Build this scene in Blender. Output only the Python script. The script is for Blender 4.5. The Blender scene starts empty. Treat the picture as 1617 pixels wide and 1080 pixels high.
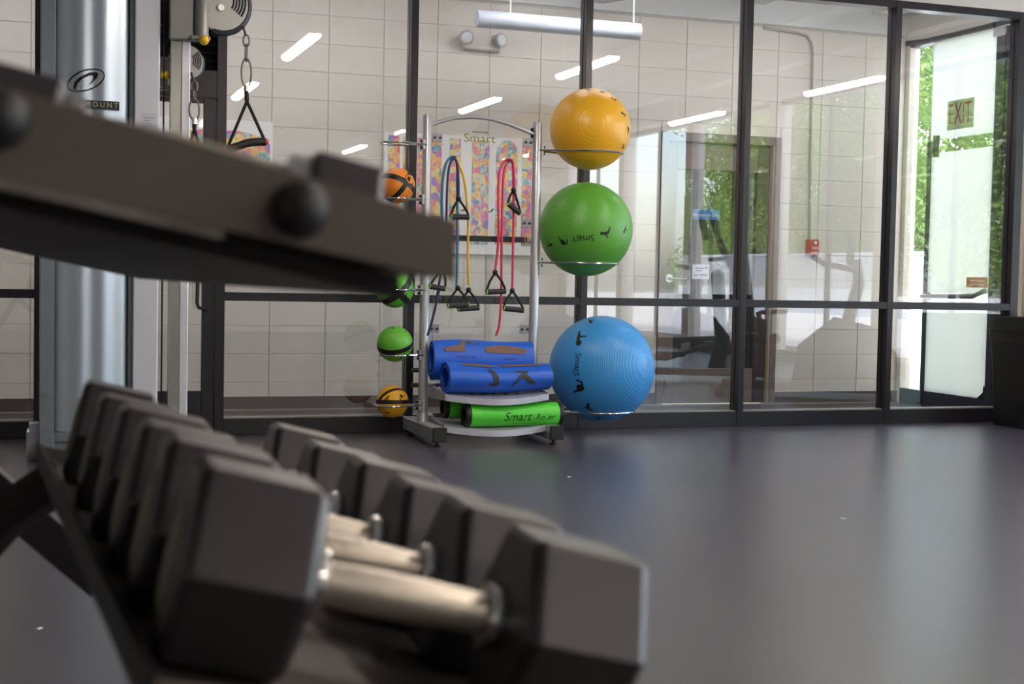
import bpy, math, random
from mathutils import Matrix, Vector
random.seed(7)
PI = math.pi
SC = bpy.context.scene
COL = SC.collection

# ------------------------------------------------------------------ camera
F, PITCH, ROLL, YAW, CAMH = 2246.0, .0464, .0196, .3327, 1.0     # focal length in px of a 1617 px wide frame
FW = Vector((math.sin(YAW)*math.cos(PITCH), math.cos(YAW)*math.cos(PITCH), -math.sin(PITCH)))
RT = Vector((math.cos(YAW), -math.sin(YAW), 0)); UP0 = RT.cross(FW)
CR = RT*math.cos(ROLL) + UP0*math.sin(ROLL); CU = UP0*math.cos(ROLL) - RT*math.sin(ROLL)
cam_d = bpy.data.cameras.new('camera'); cam = bpy.data.objects.new('camera', cam_d); COL.objects.link(cam)
m = Matrix((CR, CU, -FW)).transposed().to_4x4(); m.translation = (0, 0, CAMH); cam.matrix_world = m
cam_d.sensor_width = 36; cam_d.lens = 36*F/1617; cam_d.clip_start = .05; cam_d.clip_end = 300
cam_d.dof.use_dof = True; cam_d.dof.focus_distance = 8.5; cam_d.dof.aperture_fstop = 6.8
SC.camera = cam

# ------------------------------------------------------------------ light
SC.view_settings.view_transform = 'Standard'; SC.view_settings.look = 'None'
SC.view_settings.exposure = 1.05; SC.view_settings.gamma = 1; SC.view_settings.use_curve_mapping = False
w = bpy.data.worlds.new('world'); SC.world = w; w.use_nodes = True
nt = w.node_tree; bg = nt.nodes['Background']
sky = nt.nodes.new('ShaderNodeTexSky'); sky.sky_type = 'NISHITA'; sky.sun_disc = False
sky.sun_elevation = math.radians(52); sky.sun_rotation = math.radians(0); sky.air_density = 1.0; sky.dust_density = 2.2
nt.links.new(sky.outputs[0], bg.inputs[0]); bg.inputs[1].default_value = .72
sd = bpy.data.lights.new('sun', 'SUN'); sd.energy = 4.5; sd.angle = math.radians(.6); sd.color = (1, .95, .87)
so = bpy.data.objects.new('sun', sd); COL.objects.link(so)
so.rotation_euler = Vector((.4, -.42, -.81)).to_track_quat('-Z', 'Y').to_euler()
LAMP = 32.0            # radiance of the pendant tubes
SC.cycles.max_bounces = 10; SC.cycles.transparent_max_bounces = 24; SC.cycles.glossy_bounces = 5
SC.cycles.sample_clamp_indirect = 6; SC.cycles.use_denoising = True

D = 8.68               # front face of the glazed wall
WY = 10.214            # face of the corridor's block wall
EX = 6.95              # corridor end wall

def at(x, y, Y):       # the point of the plane y = Y seen at photo pixel (x, y)
    d = FW + CR*((x-808.5)/F) - CU*((y-540)/F); t = Y/d.y
    return Vector((0, 0, CAMH)) + d*t
def ray(x, y): return (FW + CR*((x-808.5)/F) - CU*((y-540)/F)).normalized()

# ------------------------------------------------------------------ materials
def lin(c):
    if isinstance(c, str): c = [int(c[i:i+2], 16)/255 for i in (0, 2, 4)]
    return tuple((v/12.92 if v <= .04045 else ((v+.055)/1.055)**2.4) for v in c)
MATS = {}
def mat(name, col, rough=.5, metal=0, var=.06, scale=8, bump=0, bscale=60, spec=.5, emit=0, coat=0, col2=None, alpha=1):
    if name in MATS: return MATS[name]
    M = bpy.data.materials.new(name); M.use_nodes = True; t = M.node_tree; p = t.nodes['Principled BSDF']
    c = lin(col); tc = t.nodes.new('ShaderNodeTexCoord')
    nz = t.nodes.new('ShaderNodeTexNoise'); nz.inputs['Scale'].default_value = scale; nz.inputs['Detail'].default_value = 5
    t.links.new(tc.outputs['Object'], nz.inputs['Vector'])
    mx = t.nodes.new('ShaderNodeMix'); mx.data_type = 'RGBA'
    c2 = lin(col2) if col2 else tuple(min(1, v*(1+var*2)) for v in c)
    c1 = c if col2 else tuple(v*(1-var*2) for v in c)
    mx.inputs[6].default_value = (*c1, 1); mx.inputs[7].default_value = (*c2, 1)
    t.links.new(nz.outputs['Fac'], mx.inputs[0]); t.links.new(mx.outputs[2], p.inputs['Base Color'])
    p.inputs['Roughness'].default_value = rough; p.inputs['Metallic'].default_value = metal
    p.inputs['Specular IOR Level'].default_value = spec; p.inputs['Coat Weight'].default_value = coat
    if bump:
        n2 = t.nodes.new('ShaderNodeTexNoise'); n2.inputs['Scale'].default_value = bscale; n2.inputs['Detail'].default_value = 4
        t.links.new(tc.outputs['Object'], n2.inputs['Vector'])
        b = t.nodes.new('ShaderNodeBump'); b.inputs['Strength'].default_value = bump; b.inputs['Distance'].default_value = .004
        t.links.new(n2.outputs['Fac'], b.inputs['Height']); t.links.new(b.outputs['Normal'], p.inputs['Normal'])
    if emit:
        t.links.new(mx.outputs[2], p.inputs['Emission Color']); p.inputs['Emission Strength'].default_value = emit
    MATS[name] = M; return M
def glass(name, tint=(1, 1, 1), f0=.05):      # one face of a clear pane: Schlick reflectance, the rest passes straight through
    if name in MATS: return MATS[name]
    M = bpy.data.materials.new(name); M.use_nodes = True; t = M.node_tree; t.nodes.remove(t.nodes['Principled BSDF'])
    out = t.nodes['Material Output']; ge = t.nodes.new('ShaderNodeNewGeometry')
    dt = t.nodes.new('ShaderNodeVectorMath'); dt.operation = 'DOT_PRODUCT'; t.links.new(ge.outputs['Incoming'], dt.inputs[0]); t.links.new(ge.outputs['Normal'], dt.inputs[1])
    def mth(op, a, b=None, c=None):
        n = t.nodes.new('ShaderNodeMath'); n.operation = op
        for k, v in enumerate((a, b, c)):
            if v is None: continue
            if isinstance(v, (int, float)): n.inputs[k].default_value = v
            else: t.links.new(v, n.inputs[k])
        return n.outputs[0]
    c = mth('SUBTRACT', 1, mth('ABSOLUTE', dt.outputs['Value'])); fr = mth('MULTIPLY_ADD', mth('POWER', c, 5), 1-f0, f0)
    tr = t.nodes.new('ShaderNodeBsdfTransparent'); tr.inputs[0].default_value = (*tint, 1)
    gl = t.nodes.new('ShaderNodeBsdfGlossy'); gl.inputs['Roughness'].default_value = 0
    mx = t.nodes.new('ShaderNodeMixShader'); t.links.new(fr, mx.inputs[0])
    t.links.new(tr.outputs[0], mx.inputs[1]); t.links.new(gl.outputs[0], mx.inputs[2]); t.links.new(mx.outputs[0], out.inputs[0])
    MATS[name] = M; return M
def translucent(name, col, mixf=.6):
    M = mat(name, col, .4, 0, .01); t = M.node_tree; p = t.nodes['Principled BSDF']; out = t.nodes['Material Output']
    tl = t.nodes.new('ShaderNodeBsdfTranslucent'); tl.inputs[0].default_value = (*lin(col), 1)
    mx = t.nodes.new('ShaderNodeMixShader'); mx.inputs[0].default_value = mixf
    t.links.new(p.outputs[0], mx.inputs[1]); t.links.new(tl.outputs[0], mx.inputs[2]); t.links.new(mx.outputs[0], out.inputs[0]); return M
def art(name, seed, sc=14):        # saturated print, as on the boards of the poster
    M = bpy.data.materials.new(name); M.use_nodes = True; t = M.node_tree; p = t.nodes['Principled BSDF']
    tc = t.nodes.new('ShaderNodeTexCoord'); mp = t.nodes.new('ShaderNodeMapping'); mp.inputs['Location'].default_value = (seed*3.1, seed*1.7, seed*2.3)
    t.links.new(tc.outputs['Object'], mp.inputs[0])
    nz = t.nodes.new('ShaderNodeTexNoise'); nz.inputs['Scale'].default_value = 14; nz.inputs['Detail'].default_value = 3; nz.inputs['Distortion'].default_value = 1.5
    vo = t.nodes.new('ShaderNodeTexVoronoi'); vo.inputs['Scale'].default_value = sc
    t.links.new(mp.outputs[0], nz.inputs['Vector']); t.links.new(mp.outputs[0], vo.inputs['Vector'])
    sx = t.nodes.new('ShaderNodeSeparateColor'); t.links.new(vo.outputs['Color'], sx.inputs[0])
    ad = t.nodes.new('ShaderNodeMath'); ad.operation = 'MULTIPLY_ADD'; ad.inputs[1].default_value = .45; t.links.new(sx.outputs[0], ad.inputs[0]); 
    m2 = t.nodes.new('ShaderNodeMath'); m2.operation = 'MULTIPLY'; m2.inputs[1].default_value = .6; t.links.new(nz.outputs['Fac'], m2.inputs[0]); t.links.new(m2.outputs[0], ad.inputs[2])
    cr = t.nodes.new('ShaderNodeValToRGB'); cr.color_ramp.interpolation = 'EASE'
    cols = [(0, '5a4f98'), (.2, '6a70c0'), (.3, '58a8ac'), (.38, 'c8d0c8'), (.45, 'e8d27a'), (.52, 'e8b060'), (.6, 'e08a80'), (.68, 'd86aa0'), (.76, '9a7ac0'), (.84, '5870b8'), (1, 'e2d6d0')]
    cr.color_ramp.elements[0].position = 0; cr.color_ramp.elements[0].color = (*lin(cols[0][1]), 1)
    cr.color_ramp.elements[1].position = 1; cr.color_ramp.elements[1].color = (*lin(cols[-1][1]), 1)
    for ps, c in cols[1:-1]:
        e = cr.color_ramp.elements.new(ps); e.color = (*lin(c), 1)
    t.links.new(ad.outputs[0], cr.inputs[0]); t.links.new(cr.outputs[0], p.inputs['Base Color']); p.inputs['Roughness'].default_value = .35
    return M
def ball_mat(name, col, freq=300, amt=.22, rough=.32, lines=True):     # burst-proof vinyl: fine grooves around the ball's own axis
    M = mat(name, col, rough, 0, .05, 3); t = M.node_tree; p = t.nodes['Principled BSDF']
    if lines:
        tc = t.nodes.new('ShaderNodeTexCoord'); s = t.nodes.new('ShaderNodeSeparateXYZ'); t.links.new(tc.outputs['Object'], s.inputs[0])
        a = t.nodes.new('ShaderNodeMath'); a.operation = 'MULTIPLY'; a.inputs[1].default_value = freq; t.links.new(s.outputs[2], a.inputs[0])
        b = t.nodes.new('ShaderNodeMath'); b.operation = 'SINE'; t.links.new(a.outputs[0], b.inputs[0])
        b2 = t.nodes.new('ShaderNodeMath'); b2.operation = 'POWER'; b2.inputs[1].default_value = 6; t.links.new(b.outputs[0], b2.inputs[0])
        bu = t.nodes.new('ShaderNodeBump'); bu.inputs['Strength'].default_value = amt; bu.inputs['Distance'].default_value = .004; bu.invert = True
        t.links.new(b2.outputs[0], bu.inputs['Height']); t.links.new(bu.outputs[0], p.inputs['Normal'])
    p.inputs['Subsurface Weight'].default_value = 0
    return M

FRAME = mat('dark_bronze_aluminium', '29262b', .3, .2, .05, 5, spec=.5)
BLOCK = mat('painted_block', 'd2ccc2', .6, 0, .025, 3, bump=.12, bscale=40)
MORTAR = mat('painted_mortar', 'b9b5ae', .8, 0, .03, 6)
CREAM = mat('cream_plaster', 'd6d1c8', .7, 0, .02, 2)
CEIL = mat('ceiling_white', 'd3d4d2', .8, 0, .02, 2)
PANE = glass('window_glass', (.985, .99, .985), .085)
PLEX = glass('clear_acrylic', (.985, .985, .985), .02)
CHROME = mat('chrome', 'd8d8d8', .18, 1, .02)
SILVER = mat('silver_powdercoat', 'b9bac0', .34, .55, .03)
ALU = mat('brushed_aluminium', 'c6c8cf', .3, .8, .03)
GREYM_ = mat('bracket_steel', '8d8d92', .35, .5)
BLACK = mat('black_plastic', '131315', .45, 0, .08)
RUBBER = mat('black_rubber', '1f1d1e', .55, 0, .1, 20, bump=.1, bscale=200)
WHITE = mat('white_board', 'e9e7e4', .45, 0, .01)
INK = mat('black_print', '141416', .5, 0, .02)

# ------------------------------------------------------------------ mesh helpers
WM = {}
class MB:
    def __init__(s): s.v = []; s.f = []
    def add(s, vs, fs, M=None):
        o = len(s.v)
        s.v += [(M @ Vector(p)) if M is not None else Vector(p) for p in vs]
        s.f += [tuple(i+o for i in q) for q in fs]; return s
    def bx(s, x0, x1, y0, y1, z0, z1, M=None):
        return s.add([(x0,y0,z0),(x1,y0,z0),(x1,y1,z0),(x0,y1,z0),(x0,y0,z1),(x1,y0,z1),(x1,y1,z1),(x0,y1,z1)],
                     [(0,3,2,1),(4,5,6,7),(0,1,5,4),(1,2,6,5),(2,3,7,6),(3,0,4,7)], M)
    def cbx(s, x0, x1, y0, y1, z0, z1, c, M=None):      # chamfered box
        vs = []; fs = []
        for ax in range(3): pass
        lo = (x0,y0,z0); hi = (x1,y1,z1); idx = {}
        for sx in (0,1):
            for sy in (0,1):
                for sz in (0,1):
                    S = (sx,sy,sz); base = [hi[k] if S[k] else lo[k] for k in range(3)]; inn = [base[k] + (-c if S[k] else c) for k in range(3)]
                    for k in range(3):
                        p = inn[:]; p[k] = base[k]; idx[(S,k)] = len(vs); vs.append(tuple(p))
        def q(*a):
            pts = [Vector(vs[i]) for i in a]; n = (pts[1]-pts[0]).cross(pts[2]-pts[0]); cc = sum(pts, Vector())/len(pts) - (Vector(lo)+Vector(hi))/2
            fs.append(tuple(a) if n.dot(cc) > 0 else tuple(reversed(a)))
        for k in range(3):
            a, b = [i for i in range(3) if i != k]
            for sk in (0,1):
                def S(va, vb): r = [0,0,0]; r[k] = sk; r[a] = va; r[b] = vb; return tuple(r)
                q(*[idx[(S(*ab), k)] for ab in ((0,0),(1,0),(1,1),(0,1))])
            for va in (0,1):
                for vb in (0,1):
                    S0 = [0,0,0]; S1 = [0,0,0]; S0[a] = S1[a] = va; S0[b] = S1[b] = vb; S1[k] = 1
                    q(idx[(tuple(S0),a)], idx[(tuple(S1),a)], idx[(tuple(S1),b)], idx[(tuple(S0),b)])
        for sx in (0,1):
            for sy in (0,1):
                for sz in (0,1): q(*[idx[((sx,sy,sz),k)] for k in range(3)])
        return s.add(vs, fs, M)
    def cyl(s, p0, p1, r0, r1=None, n=16, caps=True):
        p0 = Vector(p0); p1 = Vector(p1); r1 = r0 if r1 is None else r1
        d = (p1-p0).normalized(); a = d.orthogonal().normalized(); b = d.cross(a)
        vs = []
        for p, r in ((p0, r0), (p1, r1)):
            vs += [p + (a*math.cos(2*PI*i/n) + b*math.sin(2*PI*i/n))*r for i in range(n)]
        fs = [(i, (i+1) % n, n+(i+1) % n, n+i) for i in range(n)]
        if caps: fs += [tuple(reversed(range(n))), tuple(range(n, 2*n))]
        return s.add(vs, fs)
    def tube(s, pts, r, n=8, closed=False):
        pts = [Vector(p) for p in pts]; m_ = len(pts); rs = r if isinstance(r, (list, tuple)) else [r]*m_
        tg = []
        for i in range(m_):
            a = pts[(i-1) % m_] if closed or i else pts[0]; b = pts[(i+1) % m_] if closed or i < m_-1 else pts[-1]
            tg.append((b-a).normalized())
        nn = tg[0].orthogonal().normalized(); vs = []
        for i in range(m_):
            nn = (nn - tg[i]*nn.dot(tg[i]));  nn = nn.normalized() if nn.length > 1e-6 else tg[i].orthogonal().normalized()
            b = tg[i].cross(nn)
            vs += [pts[i] + (nn*math.cos(2*PI*k/n) + b*math.sin(2*PI*k/n))*rs[i] for k in range(n)]
        fs = []
        for i in range(m_ if closed else m_-1):
            j = (i+1) % m_
            fs += [(i*n+k, i*n+(k+1) % n, j*n+(k+1) % n, j*n+k) for k in range(n)]
        if not closed: fs += [tuple(reversed(range(n))), tuple(range((m_-1)*n, m_*n))]
        return s.add(vs, fs)
    def lathe(s, prof, n=24, M=None):                   # profile of (radius, height) about local z
        vs = [(r*math.cos(2*PI*i/n), r*math.sin(2*PI*i/n), h) for r, h in prof for i in range(n)]
        fs = [(k*n+i, k*n+(i+1) % n, (k+1)*n+(i+1) % n, (k+1)*n+i) for k in range(len(prof)-1) for i in range(n)]
        fs += [tuple(reversed(range(n))), tuple(range((len(prof)-1)*n, len(prof)*n))]
        return s.add(vs, fs, M)
    def prism(s, poly, h0, h1, M=None):                 # polygon in local xy, extruded along local z
        n = len(poly); vs = [(x, y, h0) for x, y in poly] + [(x, y, h1) for x, y in poly]
        fs = [tuple(reversed(range(n))), tuple(range(n, 2*n))] + [(i, (i+1) % n, n+(i+1) % n, n+i) for i in range(n)]
        return s.add(vs, fs, M)
    def sphere(s, c, r, nu=24, nv=14, M=None):
        c = Vector(c); vs = [c + Vector((0, 0, r))]
        for j in range(1, nv):
            t = PI*j/nv; vs += [c + Vector((math.sin(t)*math.cos(2*PI*i/nu), math.sin(t)*math.sin(2*PI*i/nu), math.cos(t)))*r for i in range(nu)]
        vs.append(c - Vector((0, 0, r))); L = len(vs)-1
        fs = [(0, 1+i, 1+(i+1) % nu) for i in range(nu)]
        for j in range(nv-2):
            a = 1+j*nu; fs += [(a+i, a+nu+i, a+nu+(i+1) % nu, a+(i+1) % nu) for i in range(nu)]
        a = 1+(nv-2)*nu; fs += [(a+i, L, a+(i+1) % nu) for i in range(nu)]
        return s.add(vs, fs, M)
    def build(s, name, ma, parent=None, local=False, smooth=35, kind=None):
        me = bpy.data.meshes.new(name); W = WM.get(parent) if parent else None
        vs = s.v if (local or W is None) else [W.inverted() @ v for v in s.v]
        me.from_pydata([tuple(v) for v in vs], [], s.f); me.update()
        if smooth:
            me.polygons.foreach_set('use_smooth', [True]*len(me.polygons)); me.set_sharp_from_angle(angle=math.radians(smooth))
        me.materials.append(ma); o = bpy.data.objects.new(name, me); COL.objects.link(o)
        if parent: o.parent = parent; WM[o] = WM.get(parent, Matrix())
        else: WM[o] = Matrix()
        if kind: o['kind'] = kind
        return o
def tag(o, label, cat, group=None):
    o['label'] = label; o['category'] = cat
    if group: o['group'] = group
    return o
def thing(name, label, cat, loc=(0, 0, 0), rot=(0, 0, 0), group=None, kind=None):
    o = bpy.data.objects.new(name, None); COL.objects.link(o); o.empty_display_size = .05
    o.location = loc; o.rotation_euler = rot
    from mathutils import Euler
    WM[o] = Matrix.Translation(loc) @ Euler(rot).to_matrix().to_4x4()
    if kind: o['kind'] = kind
    if label: tag(o, label, cat, group) if cat else o.__setitem__('label', label)
    return o
def struct(name, label, kind='structure', loc=(0, 0, 0)):
    return thing(name, label, None, loc, kind=kind)
def copy_tree(o, parent=None):
    c = o.copy(); COL.objects.link(c); c.parent = parent; WM[c] = WM.get(o, Matrix())
    for ch in list(o.children): copy_tree(ch, c)
    return c
def text_mesh(s, size=1.0, font_shear=0):
    cu = bpy.data.curves.new('lettering', 'FONT'); cu.body = s; cu.size = size; cu.align_x = 'CENTER'; cu.align_y = 'CENTER'; cu.shear = font_shear; cu.resolution_u = 3
    ob = bpy.data.objects.new('lettering', cu); COL.objects.link(ob)
    dg = bpy.context.evaluated_depsgraph_get(); me = bpy.data.meshes.new_from_object(ob.evaluated_get(dg))
    vs = [tuple(v.co)[:2] for v in me.vertices]; fs = [tuple(p.vertices) for p in me.polygons]
    bpy.data.objects.remove(ob); bpy.data.curves.remove(cu); bpy.data.meshes.remove(me)
    return vs, fs
def flat_text(mb, s, size, o, ex, ez, shear=0, lift=(0, 0, 0)):
    vs, fs = text_mesh(s, size, shear); o = Vector(o); ex = Vector(ex); ez = Vector(ez)
    return mb.add([o + ex*u + ez*v + Vector(lift) for u, v in vs], fs)
def disc2(x, y, r, n=10): return [(x+r*math.cos(2*PI*i/n), y+r*math.sin(2*PI*i/n)) for i in range(n)]
def limb2(x0, y0, x1, y1, w0, w1):
    dx, dy = x1-x0, y1-y0; l = math.hypot(dx, dy); nx, ny = -dy/l, dx/l
    return [(x0+nx*w0, y0+ny*w0), (x0-nx*w0, y0-ny*w0), (x1-nx*w1, y1-ny*w1), (x1+nx*w1, y1+ny*w1)]
PICTO = [  # little exercising figures, as polygons in a unit box
    [disc2(-.3, -.2, .2), limb2(-.25, -.1, .15, .1, .1, .12), limb2(.15, .1, .5, .35, .1, .05), limb2(.1, .05, .3, -.4, .09, .05)],
    [disc2(0, 0, .22), limb2(-.45, .1, .1, .25, .06, .1), limb2(.1, .2, .35, -.35, .1, .06), limb2(-.4, .1, -.45, -.3, .06, .05), limb2(.35, -.35, .5, -.35, .05, .05)],
    [disc2(-.35, .1, .13), limb2(-.3, .05, .2, -.05, .1, .12), limb2(.15, -.05, .45, .3, .1, .05), limb2(-.1, 0, .05, -.4, .06, .04)],
]

# ================================================================== ROOM SHELL
floor_m = mat('rubber_floor', '443f49', .3, 0, .10, 1.3, bump=.05, bscale=400, spec=.85)
fl = MB().bx(-5, 9.15, -6, D+.11, -.08, 0).build('floor', floor_m, kind='structure'); fl['label'] = 'dark grey rubber gym floor'
cf = MB().bx(-5, EX+.1, D+.11, WY+.1, -.08, -.002).build('floor', mat('corridor_floor', '4a423f', .35, 0, .06, 3), kind='structure'); cf['label'] = 'grey-brown corridor floor behind the glass'
# scraps of paper lint on the rubber
cg = MB().bx(-5, 9.2, -6, D+.02, 3.55, 3.75).build('ceiling', CEIL, kind='structure'); cg['label'] = 'white gym ceiling'
for i in range(12):
    x = -4.4+1.2*i
    MB().bx(x-.09, x+.09, -6, D+.02, 3.25, 3.55).build('ceiling_beam', CEIL, cg)
cc = MB().bx(-5, EX+.1, D+.02, WY+.3, 3.42, 3.75).build('ceiling', CEIL, kind='structure'); cc['label'] = 'white corridor ceiling above the glass wall'
for i in range(10):
    x = -4.1+1.2*i
    if x < 6.8: MB().bx(x-.1, x+.1, D+.12, WY, 3.2, 3.42).build('ceiling_beam', CEIL, cc)
o = MB().bx(-5, 7.05, D, D+.12, 2.99, 3.55).build('wall_front', CREAM, kind='structure'); o['label'] = 'white wall strip above the glazing'
o = MB().bx(-5.15, -5, -6, WY+.2, -.05, 3.6).build('wall_left', CREAM, kind='structure'); o['label'] = 'cream left wall out of view'
o = MB().bx(-5, 9.15, -6.15, -6, -.05, 3.6).build('wall_rear', CREAM, kind='structure'); o['label'] = 'cream wall behind the camera'
o = MB().bx(7.05, 9.15, D, D+.15, -.05, 3.6).build('wall_right', CREAM, kind='structure'); o['label'] = 'cream wall beyond the right end of the glazing'

# ---- block wall: every block a part of its own
bw = struct('wall_corridor', 'cream painted stack-bond block wall behind the glass')
BX0, BW, BH = 1.683, .4064, .2032
DX0, DX1, DZ = 4.735, 5.79, 2.155
mbk = MB().bx(-5, DX0, WY+.006, WY+.25, 0, 3.05).bx(DX1, EX+.1, WY+.006, WY+.25, 0, 3.05).bx(DX0, DX1, WY+.006, WY+.25, DZ, 3.05)
mbk.build('mortar_bed', MORTAR, bw)
j = .0035
full = None
for ci in range(-5, 13):
    for k in range(15):
        x0 = BX0+ci*BW; x1 = min(x0+BW, EX); z0 = k*BH; z1 = min(z0+BH, 3.03)
        rects = [(x0, x1, z0, z1)]
        if x1 > DX0 and x0 < DX1 and z0 < DZ:
            rects = []
            if x0 < DX0-.03: rects.append((x0, DX0, z0, z1))
            if x1 > DX1+.03: rects.append((DX1, x1, z0, z1))
            if z1 > DZ+.02: rects.append((max(x0, DX0), min(x1, DX1), DZ, z1))
        for (a, b, c, d) in rects:
            if abs((b-a)-BW) < 1e-4 and abs((d-c)-BH) < 1e-4:
                if full is None:
                    full = MB().cbx(j-BW/2, BW/2-j, 0, .045, -BH/2+.0012, BH/2-.0012, .0015).build('block', BLOCK, bw, local=True, smooth=0)
                    ob = full
                else:
                    ob = full.copy(); COL.objects.link(ob)
                ob.location = ((a+b)/2, WY, (c+d)/2)
            else:
                MB().cbx(a+j, b-j, WY, WY+.045, c+.0012, d-.0012, .0015).build('block', BLOCK, bw, smooth=0)
MB().bx(-5, EX, WY-.02, WY+.3, 3.05, 3.46).build('ledge_beam', CEIL, bw)
bb = MB().bx(-5, DX0, WY-.014, WY, 0, .1).bx(DX1, EX, WY-.014, WY, 0, .1).build('baseboard_corridor', mat('brown_vinyl_base', '4b3b39', .45, 0, .05), kind='structure'); bb['label'] = 'dark brown vinyl base along the block wall'
MB().bx(-5, EX, WY-.03, WY-.016, 0, .012).build('trim_1', mat('pale_trim', '8c8580', .4), kind='structure')['label'] = 'thin pale strip at the foot of the brown base'

# ---- glazed wall
MU = [(2.297, 2.344), (3.470, 3.517), (4.642, 4.689), (5.815, 5.862)]
def mullion(n, x0, x1, lab):
    s = struct('trim_%d' % n, lab)
    MB().cbx(x0, x1, D, D+.046, 0, 2.99, .002).build('front_post', FRAME, s)
    MB().bx(x0+.006, x1-.006, D+.046, D+.064, 0, 2.99).build('glazing_groove', BLACK, s)
    MB().bx(x0, x1, D+.064, D+.11, 0, 2.99).build('rear_post', FRAME, s)
mullion(2, 1.104, 1.161, 'wide dark frame post beside the glass door')
for k, (a, b) in enumerate(MU):
    mullion(3+k, a, b, ['dark mullion behind the rack\'s left upright', 'dark mullion behind the stacked exercise balls', 'dark mullion in front of the brown corridor door', 'dark mullion next to the red alarm box'][k])
mullion(7, 6.862, 6.93, 'dark corner post beside the bin')
mullion(8, .07, .125, 'dark door post behind the cable machine')
def bay(n, x0, x1, lab, sill=True):
    s = struct('window_%d' % n, lab)
    MB().cbx(x0, x1, D+.004, D+.11, 0, .10, .002).build('sill', FRAME, s)
    MB().bx(x0, x1, D+.03, D+.11, .10, .106).build('sill_bead', mat('bead_grey', '8f8a86', .4), s)
    MB().cbx(x0, x1, D+.003, D+.11, .817, .868, .002).build('rail', FRAME, s)
    MB().cbx(x0, x1, D+.003, D+.11, 2.938, 2.99, .002).build('head', FRAME, s)
    MB().bx(x0, x1, D+.055, D+.061, .868, 2.938).build('pane', PANE, s, smooth=0)
    MB().bx(x0, x1, D+.055, D+.061, .106, .817).build('pane', PANE, s, smooth=0)
bay(1, 1.161, 2.297, 'glazed bay right of the glass door')
bay(2, 2.344, 3.470, 'glazed bay behind the equipment rack')
bay(3, 3.517, 4.642, 'glazed bay right of the exercise balls')
bay(4, 4.689, 5.815, 'glazed bay in front of the red alarm box')
bay(5, 5.862, 6.862, 'glazed bay at the far right before the exit door')
bay(6, -1.35, .07, 'glazed bay left of the cable machine')
mullion(9, -1.41, -1.35, 'dark mullion left of the picture')
o = MB().bx(-5, -1.41, D, D+.11, 0, 2.99).build('wall_front', CREAM, kind='structure'); o['label'] = 'plain wall left of the picture'
d1 = struct('door_1', 'dark framed glass door with louvre above, behind the cable machine')
MB().cbx(.13, .205, D+.01, D+.06, .01, 2.02, .003).build('stile', FRAME, d1); MB().cbx(1.028, 1.1, D+.01, D+.06, .01, 2.02, .003).build('stile', FRAME, d1)
MB().cbx(.205, 1.028, D+.01, D+.06, .01, .27, .003).build('bottom_rail', FRAME, d1); MB().cbx(.205, 1.028, D+.01, D+.06, 1.995, 2.02, .003).build('top_rail', FRAME, d1)
MB().cbx(.125, 1.104, D, D+.11, 2.025, 2.19, .003).build('header', FRAME, d1)
MB().bx(.205, 1.028, D+.035, D+.041, .27, 1.995).build('pane', PANE, d1, smooth=0)
MB().tube([(1.045, D+.01, 1.12), (1.03, D-.05, 1.12), (.995, D-.06, 1.09), (.99, D-.06, .80), (1.0, D-.06, .775), (1.045, D-.05, .765), (1.06, D+.01, .765)], .011, 8).build('pull_handle', BLACK, d1)
MB().bx(.125, 1.104, D+.08, D+.1, 2.19, 2.94).build('louvre_back', BLACK, d1)
for k in range(15):
    z = 2.215+k*.049
    MB().bx(-.49, .49, -.004, .004, -.028, .028, Matrix.Translation((.6145, D+.045, z)) @ Matrix.Rotation(math.radians(-50), 4, 'X')).build('louvre_slat', BLACK, d1)
MB().bx(.125, 1.104, D, D+.11, 2.94, 2.99).build('head', FRAME, d1)

# ---- corridor door in the block wall
BROWN = mat('brown_door_paint', '6f625a', .5, 0, .04)
DKBROWN = mat('dark_door_edge', '3b302d', .45, 0, .04)
d2 = struct('door_2', 'brown glazed door in the block wall, seen through the glass')
MB().cbx(DX0, DX0+.055, WY-.02, WY+.1, 0, DZ, .003).build('frame_jamb', BROWN, d2); MB().cbx(DX1-.06, DX1, WY-.02, WY+.1, 0, DZ, .003).build('frame_jamb', BROWN, d2)
MB().cbx(DX0+.055, DX1-.06, WY-.02, WY+.1, DZ-.07, DZ, .003).build('frame_head', BROWN, d2)
MB().bx(DX1-.068, DX1-.06, WY-.015, WY+.05, 0, DZ-.07).build('weather_strip', mat('tan_strip', 'b5a88e', .5), d2)
MB().cbx(4.795, 4.885, WY+.02, WY+.065, .01, 2.075, .003).build('stile', BROWN, d2); MB().cbx(5.6, 5.71, WY+.02, WY+.065, .01, 2.075, .003).build('stile', DKBROWN, d2)
MB().cbx(4.885, 5.6, WY+.02, WY+.065, .01, .29, .003).build('bottom_rail', BROWN, d2); MB().cbx(4.885, 5.6, WY+.02, WY+.065, 1.87, 2.075, .003).build('top_rail', BROWN, d2)
MB().bx(4.885, 5.6, WY+.045, WY+.051, .29, 1.87).build('pane', PANE, d2, smooth=0)
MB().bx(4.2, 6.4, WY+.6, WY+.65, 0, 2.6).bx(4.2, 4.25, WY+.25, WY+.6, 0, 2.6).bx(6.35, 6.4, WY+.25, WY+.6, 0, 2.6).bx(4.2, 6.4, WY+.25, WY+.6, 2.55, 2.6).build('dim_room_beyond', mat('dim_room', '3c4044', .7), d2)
lv = MB().cyl((4.83, WY+.02, 1.005), (4.83, WY-.005, 1.005), .034, n=24).build('rose', mat('satin_steel', 'd9dade', .28, .7), d2)
MB().tube([(4.83, WY, 1.005), (4.83, WY-.045, 1.005), (4.86, WY-.055, 1.003), (4.955, WY-.055, 1.0)], [.009, .009, .009, .007], 10).build('lever', MATS['satin_steel'], lv)
MB().cbx(4.81, 4.835, WY+.005, WY+.02, .09, .24, .003).build('kick_stop', CHROME, d2)
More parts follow.
